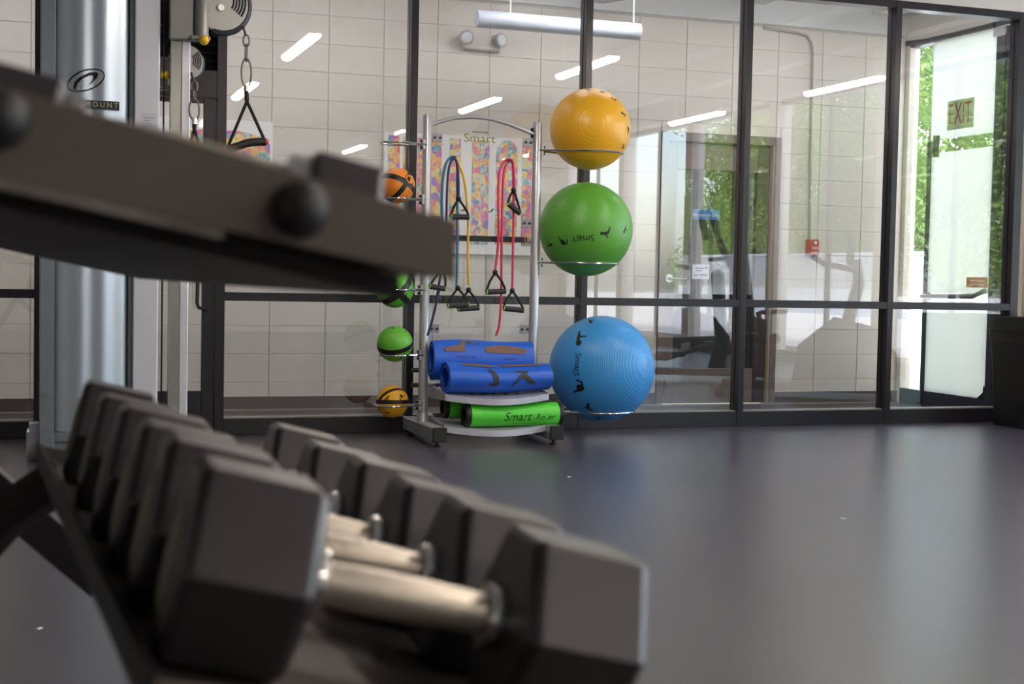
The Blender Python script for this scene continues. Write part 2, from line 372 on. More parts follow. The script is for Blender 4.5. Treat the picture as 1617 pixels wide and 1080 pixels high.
sg = thing('door_sign', 'small blue sign with white lettering on the brown door\'s glass', 'sign', (5.16, WY+.04, 1.48))
MB().bx(5.043, 5.28, WY+.038, WY+.043, 1.48, 1.56).build('plate', mat('sign_blue', '3f7fb4', .4), sg)
flat_text(MB(), 'Employees Only', .036, (5.16, WY+.0375, 1.515), (1, 0, 0), (0, 0, 1)).build('lettering', WHITE, sg, smooth=0)
sg = thing('door_notice', 'small white paper notice taped to the brown door\'s glass', 'notice', (5.125, WY+.04, 1.004))
MB().bx(5.05, 5.2, WY+.039, WY+.042, 1.004, 1.122).build('paper', mat('notice_paper', 'd4dcec', .6), sg)
mb = MB()
for (a, b, z) in ((5.075, 5.15, 1.09), (5.16, 5.185, 1.094), (5.08, 5.135, 1.072), (5.065, 5.1, 1.035), (5.11, 5.18, 1.038)): mb.bx(a, b, WY+.0385, WY+.039, z-.006, z+.006)
mb.build('faint_print', mat('faint_ink', '7c8ba8', .6), sg)

# ---- corridor end wall with the exit door (plane x = EX)
d3 = struct('door_3', 'glazed exit door with white panels at the corridor end')
NAVY = mat('navy_frame', '2c3340', .4, .2, .04)
MB().cbx(EX, EX+.1, 10.165, WY+.05, 0, 2.99, .003).build('jamb', mat('pale_jamb', 'd3cfc6', .6), d3)
MB().cbx(EX-.01, EX+.1, 8.80, 8.895, 0, 2.99, .003).build('jamb', NAVY, d3)
MB().cbx(EX-.005, EX+.09, 8.895, 9.05, .0, 2.93, .003).build('stile', NAVY, d3)
MB().cbx(EX-.02, EX-.005, 8.93, 8.965, .0, 2.93, .003).build('hinge_strip', BLACK, d3)
MB().cbx(EX, EX+.05, 9.84, 9.885, .0, 2.15, .003).build('stile', NAVY, d3)
MB().cbx(EX, EX+.05, 9.05, 10.165, .0, .13, .003).build('bottom_rail', NAVY, d3)
MB().cbx(EX, EX+.09, 8.895, 10.165, 2.95, 2.99, .003).build('head', NAVY, d3)
MB().bx(EX+.05, EX+.056, 9.05, 10.165, .13, 2.95).build('pane', PANE, d3, smooth=0)
PANELW = translucent('white_panel', 'e4e6e0', .65)
MB().cbx(EX+.015, EX+.03, 9.055, 9.865, 2.162, 2.95, .002).build('upper_panel', PANELW, d3)
MB().cbx(EX+.012, EX+.03, 9.07, 9.84, .13, .87, .002).build('lower_panel', PANELW, d3)
MB().cbx(EX+.012, EX+.03, 9.07, 9.84, .93, 2.055, .002).build('middle_panel', PANELW, d3)
MB().tube([(EX-.03, 9.84, .9), (EX-.05, 9.82, .9), (EX-.05, 9.17, .912), (EX-.01, 9.07, .96)], .02, 8).build('crash_bar', mat('grey_bar', '75757a', .4, .4), d3)
MB().tube([(EX-.02, 10.18, 2.985), (EX-.04, 9.9, 2.96), (EX-.04, 9.3, 2.955), (EX-.02, 9.06, 2.96)], .022, 8).build('closer_arm', BLACK, d3)
MB().cbx(EX-.06, EX, 8.88, 9.03, 2.86, 2.93, .01).build('closer_body', CHROME, d3)
MB().cyl((EX-.015, 9.745, 2.02), (EX-.015, 9.745, 2.19), .026, n=12).build('latch_tube', BLACK, d3)
MB().prism([(0, 0), (.09, 0), (.02, .05), (.015, .10), (0, .09)], 0, .03, Matrix.Translation((EX-.005, 9.05, .13)) @ Matrix(((0,0,1,0),(1,0,0,0),(0,1,0,0),(0,0,0,1)))).build('door_stop', BLACK, d3)
o = MB().bx(EX, EX+.12, 8.79, 8.82, 0, 3.4).bx(EX+.0, EX+.1, 8.8, WY, 2.99, 3.42).build('wall_end', CREAM, kind='structure'); o['label'] = 'cream wall around the corridor exit door'
MB().bx(EX-.03, EX, 8.795, 8.815, 0, 2.99).build('trim_10', WHITE, kind='structure')['label'] = 'thin white edge beside the exit door frame'
MB().bx(6.93, 6.97, D+.05, 8.795, 0, 2.99).build('trim_11', mat('tan_wall', 'b09b7e', .6), kind='structure')['label'] = 'tan wall edge between exit door and corner post'
ex = thing('exit_sign', 'green and red EXIT sign on the white panel over the exit door', 'exit sign', (EX+.01, 9.475, 2.22))
MB().cbx(EX+.004, EX+.016, 9.315, 9.64, 2.222, 2.452, .003).build('plate', mat('exit_green', '9fb98e', .4, 0, .12, 12), ex)
flat_text(MB(), 'EXIT', .215, (EX+.003, 9.477, 2.335), (0, -.66, 0), (0, 0, 1.15)).build('lettering', mat('exit_red', '8c3a2c', .5), ex, smooth=0)
rs = thing('door_label', 'small red label on the white exit door panel', 'label', (EX+.008, 9.2, .98))
MB().bx(EX+.007, EX+.011, 9.075, 9.33, .98, 1.06).build('sticker', mat('label_red', 'c4786c', .5), rs)
mb = MB()
for z in (1.035, 1.004): mb.bx(EX+.0062, EX+.007, 9.1, 9.28, z-.008, z+.008)
mb.build('faint_print', mat('label_pink', 'dcb0a8', .5), rs)

# ---- fixtures on the block wall
al = thing('fire_alarm_pull', 'red fire alarm pull box on the block wall below a conduit', 'fire alarm', (6.09, WY, 1.21))
RED = mat('alarm_red', 'b8283a', .4)
MB().cbx(6.045, 6.14, WY-.06, WY, 1.215, 1.345, .006).build('box', RED, al)
MB().cyl((6.10, WY-.06, 1.318), (6.10, WY-.066, 1.318), .013, n=16).build('lock', WHITE, al)
MB().cbx(6.06, 6.128, WY-.072, WY-.06, 1.262, 1.285, .003).build('pull_bar', mat('alarm_pale', 'dc8a94', .4), al); MB().cbx(6.06, 6.128, WY-.066, WY-.06, 1.228, 1.246, .003).build('pull_bar', MATS['alarm_pale'], al)
cdt = MB().tube([(6.07, WY-.02, 1.345), (6.055, WY-.02, 2.0), (6.05, WY-.02, 2.85), (6.035, WY-.02, 2.93), (5.99, WY-.02, 2.985), (5.9, WY-.02, 3.0), (5.6, WY-.02, 3.02)], .011, 10).build('conduit', mat('painted_conduit', '9c9a8e', .5))
tag(cdt, 'painted conduit pipe rising from the red alarm box', 'conduit')
em = thing('emergency_light', 'twin-head emergency light on the block wall above the rack', 'emergency light', (3.22, WY, 2.68))
MB().cbx(3.09, 3.38, WY-.06, WY, 2.672, 2.795, .008).build('housing', mat('emergency_beige', 'cfcabf', .5), em)
for (x, dx) in ((3.10, -.05), (3.345, .06)):
    mm = Matrix.Translation((x, WY-.1, 2.745)) @ Matrix.Rotation(math.radians(90), 4, 'X') @ Matrix.Rotation(dx*8, 4, 'Y')
    h = MB().lathe([(.02, -.05), (.04, -.03), (.058, .03), (.05, .035)], 8, mm).build('lamp_head', mat('lamp_grey', 'a3a19c', .5), em)
    MB().lathe([(.045, .034), (.02, .039)], 16, mm).build('lens', mat('lens_white', 'cfd3d6', .2), h)
pn = thing('corridor_pendant', 'unlit long bluish-white pendant light hanging in the corridor', 'pendant light', (3.56, 9.43, 2.78))
MB().tube([(2.95, 9.43, 2.765), (2.955, 9.43, 2.765), (4.175, 9.43, 2.765), (4.18, 9.43, 2.765)], [.03, .058, .058, .03], 14).build('tube', mat('pendant_white', 'c8d2de', .4), pn)
for x in (3.2, 4.13): MB().cyl((x, 9.43, 2.8), (x, 9.43, 3.42), .006, n=6).build('stem', WHITE, pn)
cl0 = None  # fill lamps added out of sight above the glass to brighten the block wall
for k, x in enumerate((-2.2, -.2, 1.8, 3.8, 5.8)):
    if cl0 is None:
        cl0 = thing('corridor_fill_light', '', '', (x, 8.98, 3.12))
        MB().prism([(-.07, 0), (-.05, -.035), (.05, -.035), (.07, 0)], -.6, .6, Matrix.Rotation(PI/2, 4, 'Z') @ Matrix.Rotation(PI/2, 4, 'X')).build('diffuser', mat('corridor_fill_glow', 'fbf8ff', .5, 0, 0, emit=13.5), cl0, local=True)
        MB().bx(-.61, .61, -.075, .075, 0, .05).build('housing', WHITE, cl0, local=True)
        o = cl0
    else: o = copy_tree(cl0)
    o.location = (x, 8.98, 3.12); tag(o, 'added unseen fill light under the corridor ceiling, %s from the left' % ['first', 'second', 'third', 'fourth', 'last'][k], 'ceiling light', 'added corridor fill lights')
cb = MB().tube([(3.85, 9.9, 3.2), (3.92, 9.9, 3.05), (4.05, 9.8, 3.03), (4.6, 9.5, 3.12), (5.4, 9.3, 3.2)], .012, 8).build('ceiling_cable', mat('cable_grey', '8f928f', .5)); tag(cb, 'grey cable looping under the corridor ceiling', 'cable')

# ---- posters
def board(name, label, x0, x1, z0, z1, shapes, seed):
    t = thing(name, label, 'poster', ((x0+x1)/2, WY, z0))
    MB().cbx(x0, x1, WY-.022, WY-.002, z0, z1, .002).build('backing_board', WHITE, t)
    for k, poly in enumerate(shapes):
        M = Matrix(((1,0,0,0),(0,0,1,0),(0,1,0,0),(0,0,0,1)))
        MB().prism(poly, WY-.0245, WY-.0222, M).build('printed_strip', art('board_art_%d_%d' % (seed, k), seed*10+k, 18+6*(k % 3)), t, smooth=0)
def strip(px0, px1, pt, pb, top=0):
    a, b = at(px0, (pt+pb)/2, WY).x, at(px1, (pt+pb)/2, WY).x; zt, zb = at((px0+px1)/2, pt, WY).z, at((px0+px1)/2, pb, WY).z
    if not top: return [(a, zb), (b, zb), (b, zt), (a, zt)]
    r = (b-a)/2; n = 12
    return [(a, zb), (b, zb)] + [((a+b)/2+r*math.cos(PI*i/n), zt-r*1.2+r*1.2*math.sin(PI*i/n)) for i in range(n+1)]
board('ski_poster', 'white poster of colourful skis and boards behind the rack', 2.504, 3.66, 1.155, 2.035,
      [strip(611, 629, 214, 384), strip(634, 641, 216, 384), strip(657, 666, 218, 384), strip(678, 695, 219, 385), strip(708, 725, 219, 385), strip(743, 757, 222, 386), strip(758, 770, 222, 386), strip(781, 815, 222, 386, 1), strip(822, 837, 224, 387)], 1)
board('snowboard_poster', 'colourful poster with white top edge behind the cable handles', .86, 1.69, 1.2, 2.06,
      [[(.88, 1.24), (1.67, 1.24), (1.67, 1.90), (1.6, 1.955), (1.45, 1.985), (1.2, 1.985), (.88, 1.94)]], 2)

# ---- pendant lights of the gym (seen mirrored in the glass)
lamp_m = mat('lamp_diffuser', 'fff2e4', .5, 0, 0, emit=LAMP)
pl = thing('pendant_light', '', '', (2.05, 6.35, 2.75))
M = Matrix.Rotation(PI/2, 4, 'X')
half = [(.045*math.cos(PI*i/10), -.03*math.sin(PI*i/10)) for i in range(11)]
MB().prism(half + [(-.045, .012), (.045, .012)], -.6, .6, M).build('diffuser', lamp_m, pl, local=True)
MB().prism([(-.048, .013), (.048, .013), (.03, .05), (-.03, .05)], -.605, .605, M).build('housing', WHITE, pl, local=True)
for y in (-.5, .5): MB().cyl((0, y, .05), (0, y, .5), .003, n=6).build('wire', WHITE, pl, local=True)
rows = {6.35: 'nearest the glass wall', 3.42: 'in the second row from the glass wall', .5: 'over the camera', -2.4: 'at the rear of the gym'}
cols_ = {2.05: 'left', 4.45: 'middle', 6.92: 'right'}
first = True
for y, rl in rows.items():
    for x, cl in cols_.items():
        o = pl if first else copy_tree(pl); first = False
        o.location = (x, y, 2.75); tag(o, 'lit linear pendant light, %s of the row %s' % (cl, rl), 'pendant light', 'linear pendants mirrored in the glass')
dm = Matrix.Translation((4.9, 1.75, 2.93)) @ Matrix.Rotation(PI/2, 4, 'Y')
dc = MB().lathe([(.26, 0), (.3, -.01), (.3, -9.0), (.28, -9.01)], 28, dm).build('air_duct', CREAM); tag(dc, 'large round cream air duct under the gym ceiling', 'duct')

# ---- east window wall of the gym (seen mirrored)
for n, (a, b) in enumerate([(-5.6, -3.4), (-3.2, -1.0), (-.8, 1.4), (1.6, 3.8), (4.0, 6.2), (6.4, 8.5)]):
    s = struct('window_%d' % (7+n), 'tall gym window to the pool terrace, number %s from the rear' % ['one', 'two', 'three', 'four', 'five', 'six'][n])
    MB().bx(9.0, 9.1, a, b, 0, .14).build('sill', FRAME, s); MB().bx(9.0, 9.1, a, b, 3.2, 3.26).build('head', FRAME, s)
    MB().bx(9.03, 9.08, (a+b)/2-.025, (a+b)/2+.025, .14, 3.2).build('mullion', FRAME, s)
    MB().bx(9.05, 9.056, a, b, .14, 3.2).build('pane', glass('clear_pane', (.99, .99, .99), .035), s, smooth=0)
mb = MB()
for a, b in ((-6, -5.6), (-3.4, -3.2), (-1.0, -.8), (1.4, 1.6), (3.8, 4.0), (6.2, 6.4), (8.5, 8.68)): mb.bx(8.95, 9.15, a, b, 0, 3.55)
mb.bx(9.0, 9.15, -6, 8.68, 3.26, 3.55)
o = mb.build('wall_side', CREAM, kind='structure'); o['label'] = 'cream piers between the tall gym windows'

# ================================================================== OUTDOORS
CONC = mat('pool_deck_concrete', 'd9d6d0', .8, 0, .04, 1.2, bump=.1)
TZ = .15
g = MB().bx(-60, 120, -120, 130, -.4, -.1).build('ground', mat('garden_ground', '8a8a70', .9, 0, .1, .5), kind='structure'); g['label'] = 'ground around the building'
t1 = MB().bx(9.6, 20, -60, 70, -.1, TZ).bx(20, 26, -60, -34, -.1, TZ).bx(20, 26, 50, 70, -.1, TZ).bx(26, 60, -60, 70, -.1, TZ).bx(20, 26, -34, 50, -.1, TZ-.25).build('pool_terrace', CONC, kind='structure'); t1['label'] = 'white concrete pool terrace outside'
pw = MB().bx(20, 26, -34, 50, TZ-.2, TZ-.06).build('pool_water', mat('pool_blue', '2f86c8', .08, 0, .08, 2, bump=.3, bscale=6), kind='stuff'); pw['label'] = 'blue swimming pool water'
def breeze(name, label, x, y0, n, rows_=4, s=.3):
    t = thing(name, label, 'wall', (x, y0+n*s/2, .75))
    b = MB(); h = s/2; w_ = .022; dp = .045; WZ = .75
    MB().bx(x-.3, x+.3, y0-.1, y0+n*s+.1, TZ, WZ).build('plinth', CONC, t)
    for a0, a1, c0, c1 in ((-h, h, -h, -h+w_), (-h, h, h-w_, h), (-h, -h+w_, -h, h), (h-w_, h, -h, h)): b.bx(-dp, dp, a0, a1, c0, c1)
    for a in (0, 45, 90, 135):
        L = s*.5 if a % 90 == 0 else s*.66
        b.bx(-dp*.8, dp*.8, -L, L, -.011, .011, Matrix.Rotation(math.radians(a), 4, 'X'))
    proto = None
    for i in range(n):
        for k in range(rows_):
            if proto is None: proto = b.build('breeze_block', mat('breeze_concrete', 'd2cdc3', .8, 0, .04), t, local=True, smooth=0); o = proto
            else: o = proto.copy(); COL.objects.link(o)
            o.location = (0, (i+.5)*s-n*s/2, (k+.5)*s+.0)
    MB().bx(x-.07, x+.07, y0, y0+n*s, WZ+rows_*s, WZ+.08+rows_*s).build('coping', MATS['breeze_concrete'], t)
breeze('breeze_block_wall', 'pierced concrete block wall seen through the exit door', 27, 33.2, 23)
breeze('breeze_block_wall', 'pierced concrete block wall mirrored in the glass', 27, -38, 50)
def tree_mesh(seed, h, r, nl):
    rnd = random.Random(seed); mb = MB(); cs = []
    for k in range(26):
        a = rnd.uniform(0, 2*PI); q = rnd.uniform(.1, .75)*r; cs.append((q*math.cos(a), q*math.sin(a), rnd.uniform(.12, .95)*h, rnd.uniform(.3, .5)*r))
    for i in range(nl):
        cx, cy, cz, cr_ = rnd.choice(cs); d = Vector((rnd.gauss(0, 1), rnd.gauss(0, 1), rnd.gauss(0, .8))).normalized()*cr_*rnd.uniform(.75, 1.08)
        p = Vector((cx, cy, cz)) + d; n = Vector((rnd.gauss(0, 1), rnd.gauss(0, 1), rnd.gauss(.6, 1))).normalized(); a = n.orthogonal().normalized(); b = n.cross(a); s = rnd.uniform(.05, .11)
        mb.add([p-a*s, p+b*s*.45, p+a*s, p-b*s*.45], [(0, 1, 2, 3)])
    return mb
LEAF = [mat('leaf_green', '5f8838', .6, 0, .2, .8, col2='a8bc58'), mat('leaf_dark', '44702c', .6, 0, .2, .8, col2='84a448')]
BARK = mat('bark', '5b4a3c', .9)
protos = []
for k in range(3):
    t = thing('tree', '', '', (0, 0, -500))
    tree_mesh(31+k, 8.5+k, 3.2, 26000).build('crown', LEAF[k % 2], t, local=True, smooth=0, kind='stuff')
    MB().tube([(0, 0, 0), (.1, 0, 2), (-.1, .1, 5)], [.2, .16, .08], 8).build('trunk', BARK, t, local=True)
    protos.append(t)
spots = [(31, 34.5), (32.5, 39.5), (31, 44), (33, 30), (34, 48), (31, -21), (32.5, -26), (31, -30.5), (33, -35), (31, -39.5), (33, -15.5), (33, -44)]
words = ['broad', 'tall', 'dense', 'loose', 'spreading', 'bushy', 'rounded', 'leaning', 'full', 'open', 'big', 'far']
for k, (x, y) in enumerate(spots):
    o = protos[k] if k < 3 else copy_tree(protos[k % 3])
    o.location = (x, y, TZ-.1); o.rotation_euler = (0, 0, k*1.3); sc_ = [1.3, 1.2, 1.4, 1.25][k % 4]; o.scale = (sc_,)*3
    tag(o, '%s green leafy tree %s behind the pierced block wall' % (words[k], 'seen through the exit door' if y > 10 else 'mirrored in the glass') , 'tree', 'trees beyond the pool')

# ================================================================== EQUIPMENT RACK
RY = 8.28; LX, RX = 2.298, 3.0
rk = thing('equipment_rack', 'silver fitness equipment rack with clear panel holding balls, bands, mats and rollers', 'rack', (2.65, 8.2, 0))
for x, zt in ((LX, 1.955), (RX, 1.95)):
    u = MB().lathe([(.026, .10), (.029, .10), (.029, zt-.01), (.024, zt)], 20, Matrix.Translation((x, RY, 0))).build('upright', SILVER, rk)
    MB().lathe([(.04, .115), (.032, .16), (.030, .165)], 20, Matrix.Translation((x, RY, 0))).build('weld_collar', SILVER, u)
for x in (LX-.01, RX+.01):
    f = MB().cbx(x-.04, x+.04, 7.87, 8.56, .035, .115, .006).build('foot', SILVER, rk)
    MB().cbx(x-.042, x+.042, 7.855, 7.875, .033, .117, .004).build('end_cap', BLACK, f)
    for y in (7.92, 8.5): MB().lathe([(.022, 0), (.022, .008), (.008, .012), (.008, .04)], 12, Matrix.Translation((x, y, 0))).build('leveller', BLACK, f)
    for y in (8.1, 8.3): MB().cyl((x-.046, y, .075), (x-.04, y, .075), .008, n=8).build('bolt', CHROME, f)
MB().tube([(LX, RY, 1.885), (2.36, RY, 1.912), (2.46, RY, 1.945), (2.58, RY, 1.958), (2.7, RY, 1.952), (2.82, RY, 1.925), (2.92, RY, 1.892), (RX, RY, 1.865)], .0125, 10).build('top_arch', SILVER, rk)
pp = MB().bx(LX+.05, RX-.05, RY+.004, RY+.009, .62, 1.86).build('clear_panel', PLEX, rk, smooth=0)
tx = at(757, 219, RY)
flat_text(MB(), 'Smart', .075, tx, (1.15, 0, 0), (0, 0, 1)).build('lettering', mat('print_olive', '8e8424', .5), pp, smooth=0).location.y -= .002
MB().bx(tx.x-.045, tx.x+.055, RY-.001, RY+.001, tx.z+.037, tx.z+.042).build('print_rule', INK, pp)
for z in (1.82, 1.325, .672, 1.21):
    for x, s in ((RX-.032, -1), (LX+.032, 1)):
        br = MB().cbx(min(x, x+s*.06), max(x, x+s*.06), RY-.008, RY-.002, z-.026, z+.026, .002).build('bracket', GREYM_, rk)
        for dx in (.012, .046): MB().cyl((x+s*dx, RY-.008, z), (x+s*dx, RY-.016, z), .008, n=8).build('bolt', BLACK, br)
for z in (1.9, 1.86): MB().cyl((RX-.04, RY, z), (RX-.03, RY-.01, z), .012, n=8).build('bolt', BLACK, rk)
MB().cbx(2.44, RX-.06, RY-.02, RY-.008, 1.205, 1.24, .002).build('black_crossbar', BLACK, rk)
MB().tube([(2.925, RY-.022, 1.203), (2.947, RY-.022, 1.203), (2.947, RY-.022, 1.243), (2.925, RY-.022, 1.243)], .003, 6, closed=True).build('orange_clip', mat('clip_orange', 'd8923a', .4), rk)
HK = [at(716, 251, RY-.03), at(803, 256, RY-.03), at(731, 332, RY-.03), at(774, 334, RY-.03)]
for p in HK:
    MB().tube([(p.x, RY, p.z), (p.x, RY-.05, p.z), (p.x, RY-.085, p.z+.012)], .006, 8).build('hook', CHROME, rk)
# shelves: perforated plates with a bowed front lip
def shelf(name, z, yf, yb, xl, xr):
    n = 12; top = []
    pts = []
    for i in range(n+1):
        u = i/n; x = xl+(xr-xl)*u; bow = math.sin(PI*u); pts.append((x, yf-.055*bow, z-.025*bow))
    mb = MB(); vs = []; fs = []
    for (x, y, zz) in pts: vs += [(x, yb, z+.04), (x, y, zz), (x, y-.003, zz-.036), (x, y+.006, zz-.034), (x, y+.006, zz-.004), (x, yb, z+.036)]
    for i in range(n):
        a = i*6; b = a+6
        for k in range(6): fs.append((a+k, b+k, b+(k+1) % 6, a+(k+1) % 6))
    fs += [tuple(range(6)), tuple(reversed(range(n*6, n*6+6)))]
    mb.add(vs, fs); sh = mb.build(name, mat('shelf_white', 'b2b2be', .35, .3), rk)
    hm = MB()
    for i in range(9):
        for k in range(5):
            x = xl+.035+i*(xr-xl-.07)/8; t = (k+.5)/5; y = yb+(yf-yb)*t*.9-.02
            zz = z+.04+(z-.02-(z+.04))*((yb-y)/(yb-yf+.03)); hm.cyl((x, y, zz-.004), (x, y, zz+.0045), .0125, n=12)
    hm.build('perforations', BLACK, sh, kind='stuff')
    for x in (xl, xr):
        MB().add([(x-.003, yb, z+.045), (x+.003, yb, z+.045), (x+.003, yf, z+.004), (x-.003, yf, z+.004), (x-.003, yb, z-.05), (x+.003, yb, z-.05), (x+.003, yf, z-.034), (x-.003, yf, z-.034)],
                 [(0,1,2,3), (7,6,5,4), (0,3,7,4), (1,5,6,2), (0,4,5,1), (3,2,6,7)]).build('side_gusset', SILVER, sh)
shelf('lower_shelf', .115, 7.95, 8.40, 2.345, 2.985); shelf('upper_shelf', .30, 7.95, 8.40, 2.345, 2.985)
for z in (.15, .33): MB().cyl((LX, RY, z), (RX, RY, z), .014, n=10).build('shelf_tube', SILVER, rk)
# wire rings for the balls
def ring(cx, cz, R, post, drop):
    s = 1 if cx > post else -1; n = 22; pts = []
    a0 = 28
    for i in range(n+1):
        a = math.radians(a0 + (360-2*a0)*i/n); pts.append((cx - s*R*math.cos(a), RY - R*math.sin(a), cz))
    p0 = (post, RY-.02, cz); p1 = (post, RY+.02, cz)
    a = MB().tube([p0] + pts + [p1], .006, 8).build('ball_ring', CHROME, rk)
    MB().cbx(post-.008+s*.026, post+.008+s*.026, RY-.03, RY+.03, cz-.03, cz+.03, .003).build('ring_plate', SILVER, a)
    for z in (-.02, .02): MB().cyl((post+s*.03, RY-.012, cz+z), (post+s*.045, RY-.012, cz+z), .008, n=8).build('bolt', BLACK, a)
BALLS = [('yellow', 3.349, 1.923, .2525, .148, 'ecb023'), ('green', 3.334, 1.300, .293, .213, '5ea63a'), ('blue', 3.463, .427, .3335, .264, '479fe2')]
for nm, x, z, R, drop, c in BALLS: ring(x, z-drop, math.sqrt(R*R-drop*drop)+.007, RX, drop)
MED = [('orange', 2.118, 1.525, .106, .078), ('green', 2.113, .909, .1135, .004), ('lime', 2.118, .579, .108, .066), ('yellow', 2.108, .233, .097, .022)]
for nm, x, z, R, dr in MED: ring(x, z-dr, math.sqrt(R*R-dr*dr)+.007, LX, dr)
ring(2.12, 1.775, .105, LX, 0)
for z in (.33, .42): MB().cyl((LX-.03, RY+.01, z), (LX-.07, RY+.01, z), .014, n=10).build('side_peg', BLACK, rk)

# ---- the exercise balls
def sph_hit(px, py, c, R):
    d = ray(px, py); o = Vector((0, 0, CAMH))-c; b = o.dot(d); q = b*b-o.dot(o)+R*R
    q = max(q, 0); return (o+d*(-b-math.sqrt(q))).normalized()
def wrap(mb, c, R, dr, ang, polys, sc, lift=1.004):
    # ang: rotation of the artwork in the picture, 0 = upright
    e1 = CR - dr*CR.dot(dr); e1.normalize(); e2 = dr.cross(e1)*1.0
    if e2.dot(CU) < 0: e2 = -e2
    ca, sa = math.cos(ang), math.sin(ang)
    def pt(u, v):
        u *= sc; v *= sc; a = u*ca-v*sa; b = u*sa+v*ca
        return c + (dr*R + e1*a + e2*b).normalized()*R*lift
    for vs, fs in polys: mb.add([pt(*p) for p in vs], fs)
def picto(k): return [(p, [tuple(range(len(p)))]) for p in PICTO[k % 3]]
def exball(nm, x, z, R, c, axis, label, texts, pics):
    cen = Vector((x, RY, z)); q = Vector(axis).to_track_quat('Z', 'Y')
    b = MB().sphere((0, 0, 0), R, 72, 44).build('exercise_ball', ball_mat('vinyl_'+nm, c), local=True, smooth=60)
    b.location = cen; b.rotation_euler = q.to_euler(); WM[b] = Matrix.Translation(cen) @ q.to_matrix().to_4x4(); tag(b, label, 'exercise ball', 'exercise balls on the rack')
    mb = MB()
    for px, py, ang, s, size in texts: wrap(mb, cen, R, sph_hit(px, py, cen, R), ang, [text_mesh(s, 1)], size)
    if texts: mb.build('lettering', INK, b, smooth=0)
    for i, (px, py, ang, size) in enumerate(pics):
        mb = MB(); wrap(mb, cen, R, sph_hit(px, py, cen, R), ang, picto(i), size); mb.build('printed_figure', INK, b, smooth=0)
exball('yellow', 3.349, 1.923, .2525, 'ecb023', (-.25, -1, .05), 'yellow exercise ball, topmost of the three on the rack', [],
       [(927, 141, 1.5, .05), (952, 145, .9, .05), (970, 157, .3, .05), (985, 180, -.4, .05), (992, 205, -.9, .05), (984, 232, -1.4, .05)])
exball('green', 3.334, 1.300, .293, '5ea63a', (.12, -.1, 1), 'green exercise ball in the middle of the three on the rack',
       [(921, 377, math.radians(188), 'Smart', .058), (914, 373, math.radians(188), 'Ball', .022)], [(868, 387, 3.2, .055), (889, 382, 3.2, .065), (957, 368, .3, .08), (987, 362, .4, .05)])
exball('blue', 3.463, .427, .3335, '3f97dc', (.6, -.95, .12), 'large blue exercise ball, lowest of the three on the rack',
       [(912, 575, math.radians(-92), 'Smart', .062), (906.5, 586, math.radians(-92), 'Ball', .024)], [(914, 534, .9, .1), (915, 612, -1.6, .1), (929, 643, -1.2, .08), (932, 507, 1.2, .06), (945, 660, -1.3, .05)])
# ---- medicine balls
def medball(x, z, R, c, nm, label, axes, cap=None, pics=()):
    cen = Vector((x, RY, z)); b = MB().sphere((0, 0, 0), R, 48, 28).build('medicine_ball', mat('medball_'+nm, c, .45, 0, .05, 20, bump=.15, bscale=150), local=True, smooth=60)
    b.location = cen; WM[b] = Matrix.Translation(cen); tag(b, label, 'medicine ball', 'medicine balls on the rack')
    for ax, wd in axes:
        q = Vector(ax).to_track_quat('Z', 'Y').to_matrix().to_4x4(); mb = MB(); n = 48; vs = []
        for t in (-wd, -wd/2, 0, wd/2, wd): vs += [(math.sqrt(1-t*t)*math.cos(2*PI*i/n)*R*1.004, math.sqrt(1-t*t)*math.sin(2*PI*i/n)*R*1.004, t*R*1.004) for i in range(n)]
        mb.add(vs, [(k*n+i, k*n+(i+1) % n, (k+1)*n+(i+1) % n, (k+1)*n+i) for k in range(4) for i in range(n)], Matrix.Translation(cen) @ q).build('black_band', BLACK, b, smooth=60)
    if cap:
        dr = sph_hit(cap[0], cap[1], cen, R)
        mb = MB(); wrap(mb, cen, R, dr, 0, [(disc2(0, 0, 1, 20), [tuple(range(20))])], .034, 1.012); mb.build('badge_rim', BLACK, b, smooth=0)
        mb = MB(); wrap(mb, cen, R, dr, 0, [(disc2(0, 0, 1, 20), [tuple(range(20))])], .028, 1.02); mb.build('badge', MATS['medball_'+nm], b, smooth=0)
    for i, (px, py, ang, s) in enumerate(pics):
        mb = MB(); wrap(mb, cen, R, sph_hit(px, py, cen, R), ang, picto(i), s, 1.006); mb.build('printed_figure', INK, b, smooth=0)
medball(2.118, 1.525, .106, 'f08c2e', 'orange', 'orange and black medicine ball, top of the left column', [((.5, .3, 1), .16), ((.9, .2, -.6), .14)], (647, 283), [(640, 312, .2, .03)])
medball(2.113, .909, .1135, '5fb332', 'green', 'green and black medicine ball with round badge just below the weight tray', [((.75, -.2, .8), .17), ((-.75, -.2, .8), .17)], (614, 459), [(640, 466, 0, .03)])
medball(2.118, .579, .108, '66b838', 'lime', 'green medicine ball with one black stripe, second from the floor', [((-.25, -.42, 1), .14)], None, [(613, 560, 0, .045), (620, 518, 0, .03), (641, 524, -.6, .03), (636, 562, 0, .04)])
medball(2.108, .233, .097, 'e8ab1e', 'yellow', 'yellow and black medicine ball, lowest of the left column', [((0, .05, 1), .13), ((.3, -1, -.75), .1)], None, [(610, 630, .2, .05), (634, 626, 1.2, .05), (611, 652, 0, .035)])

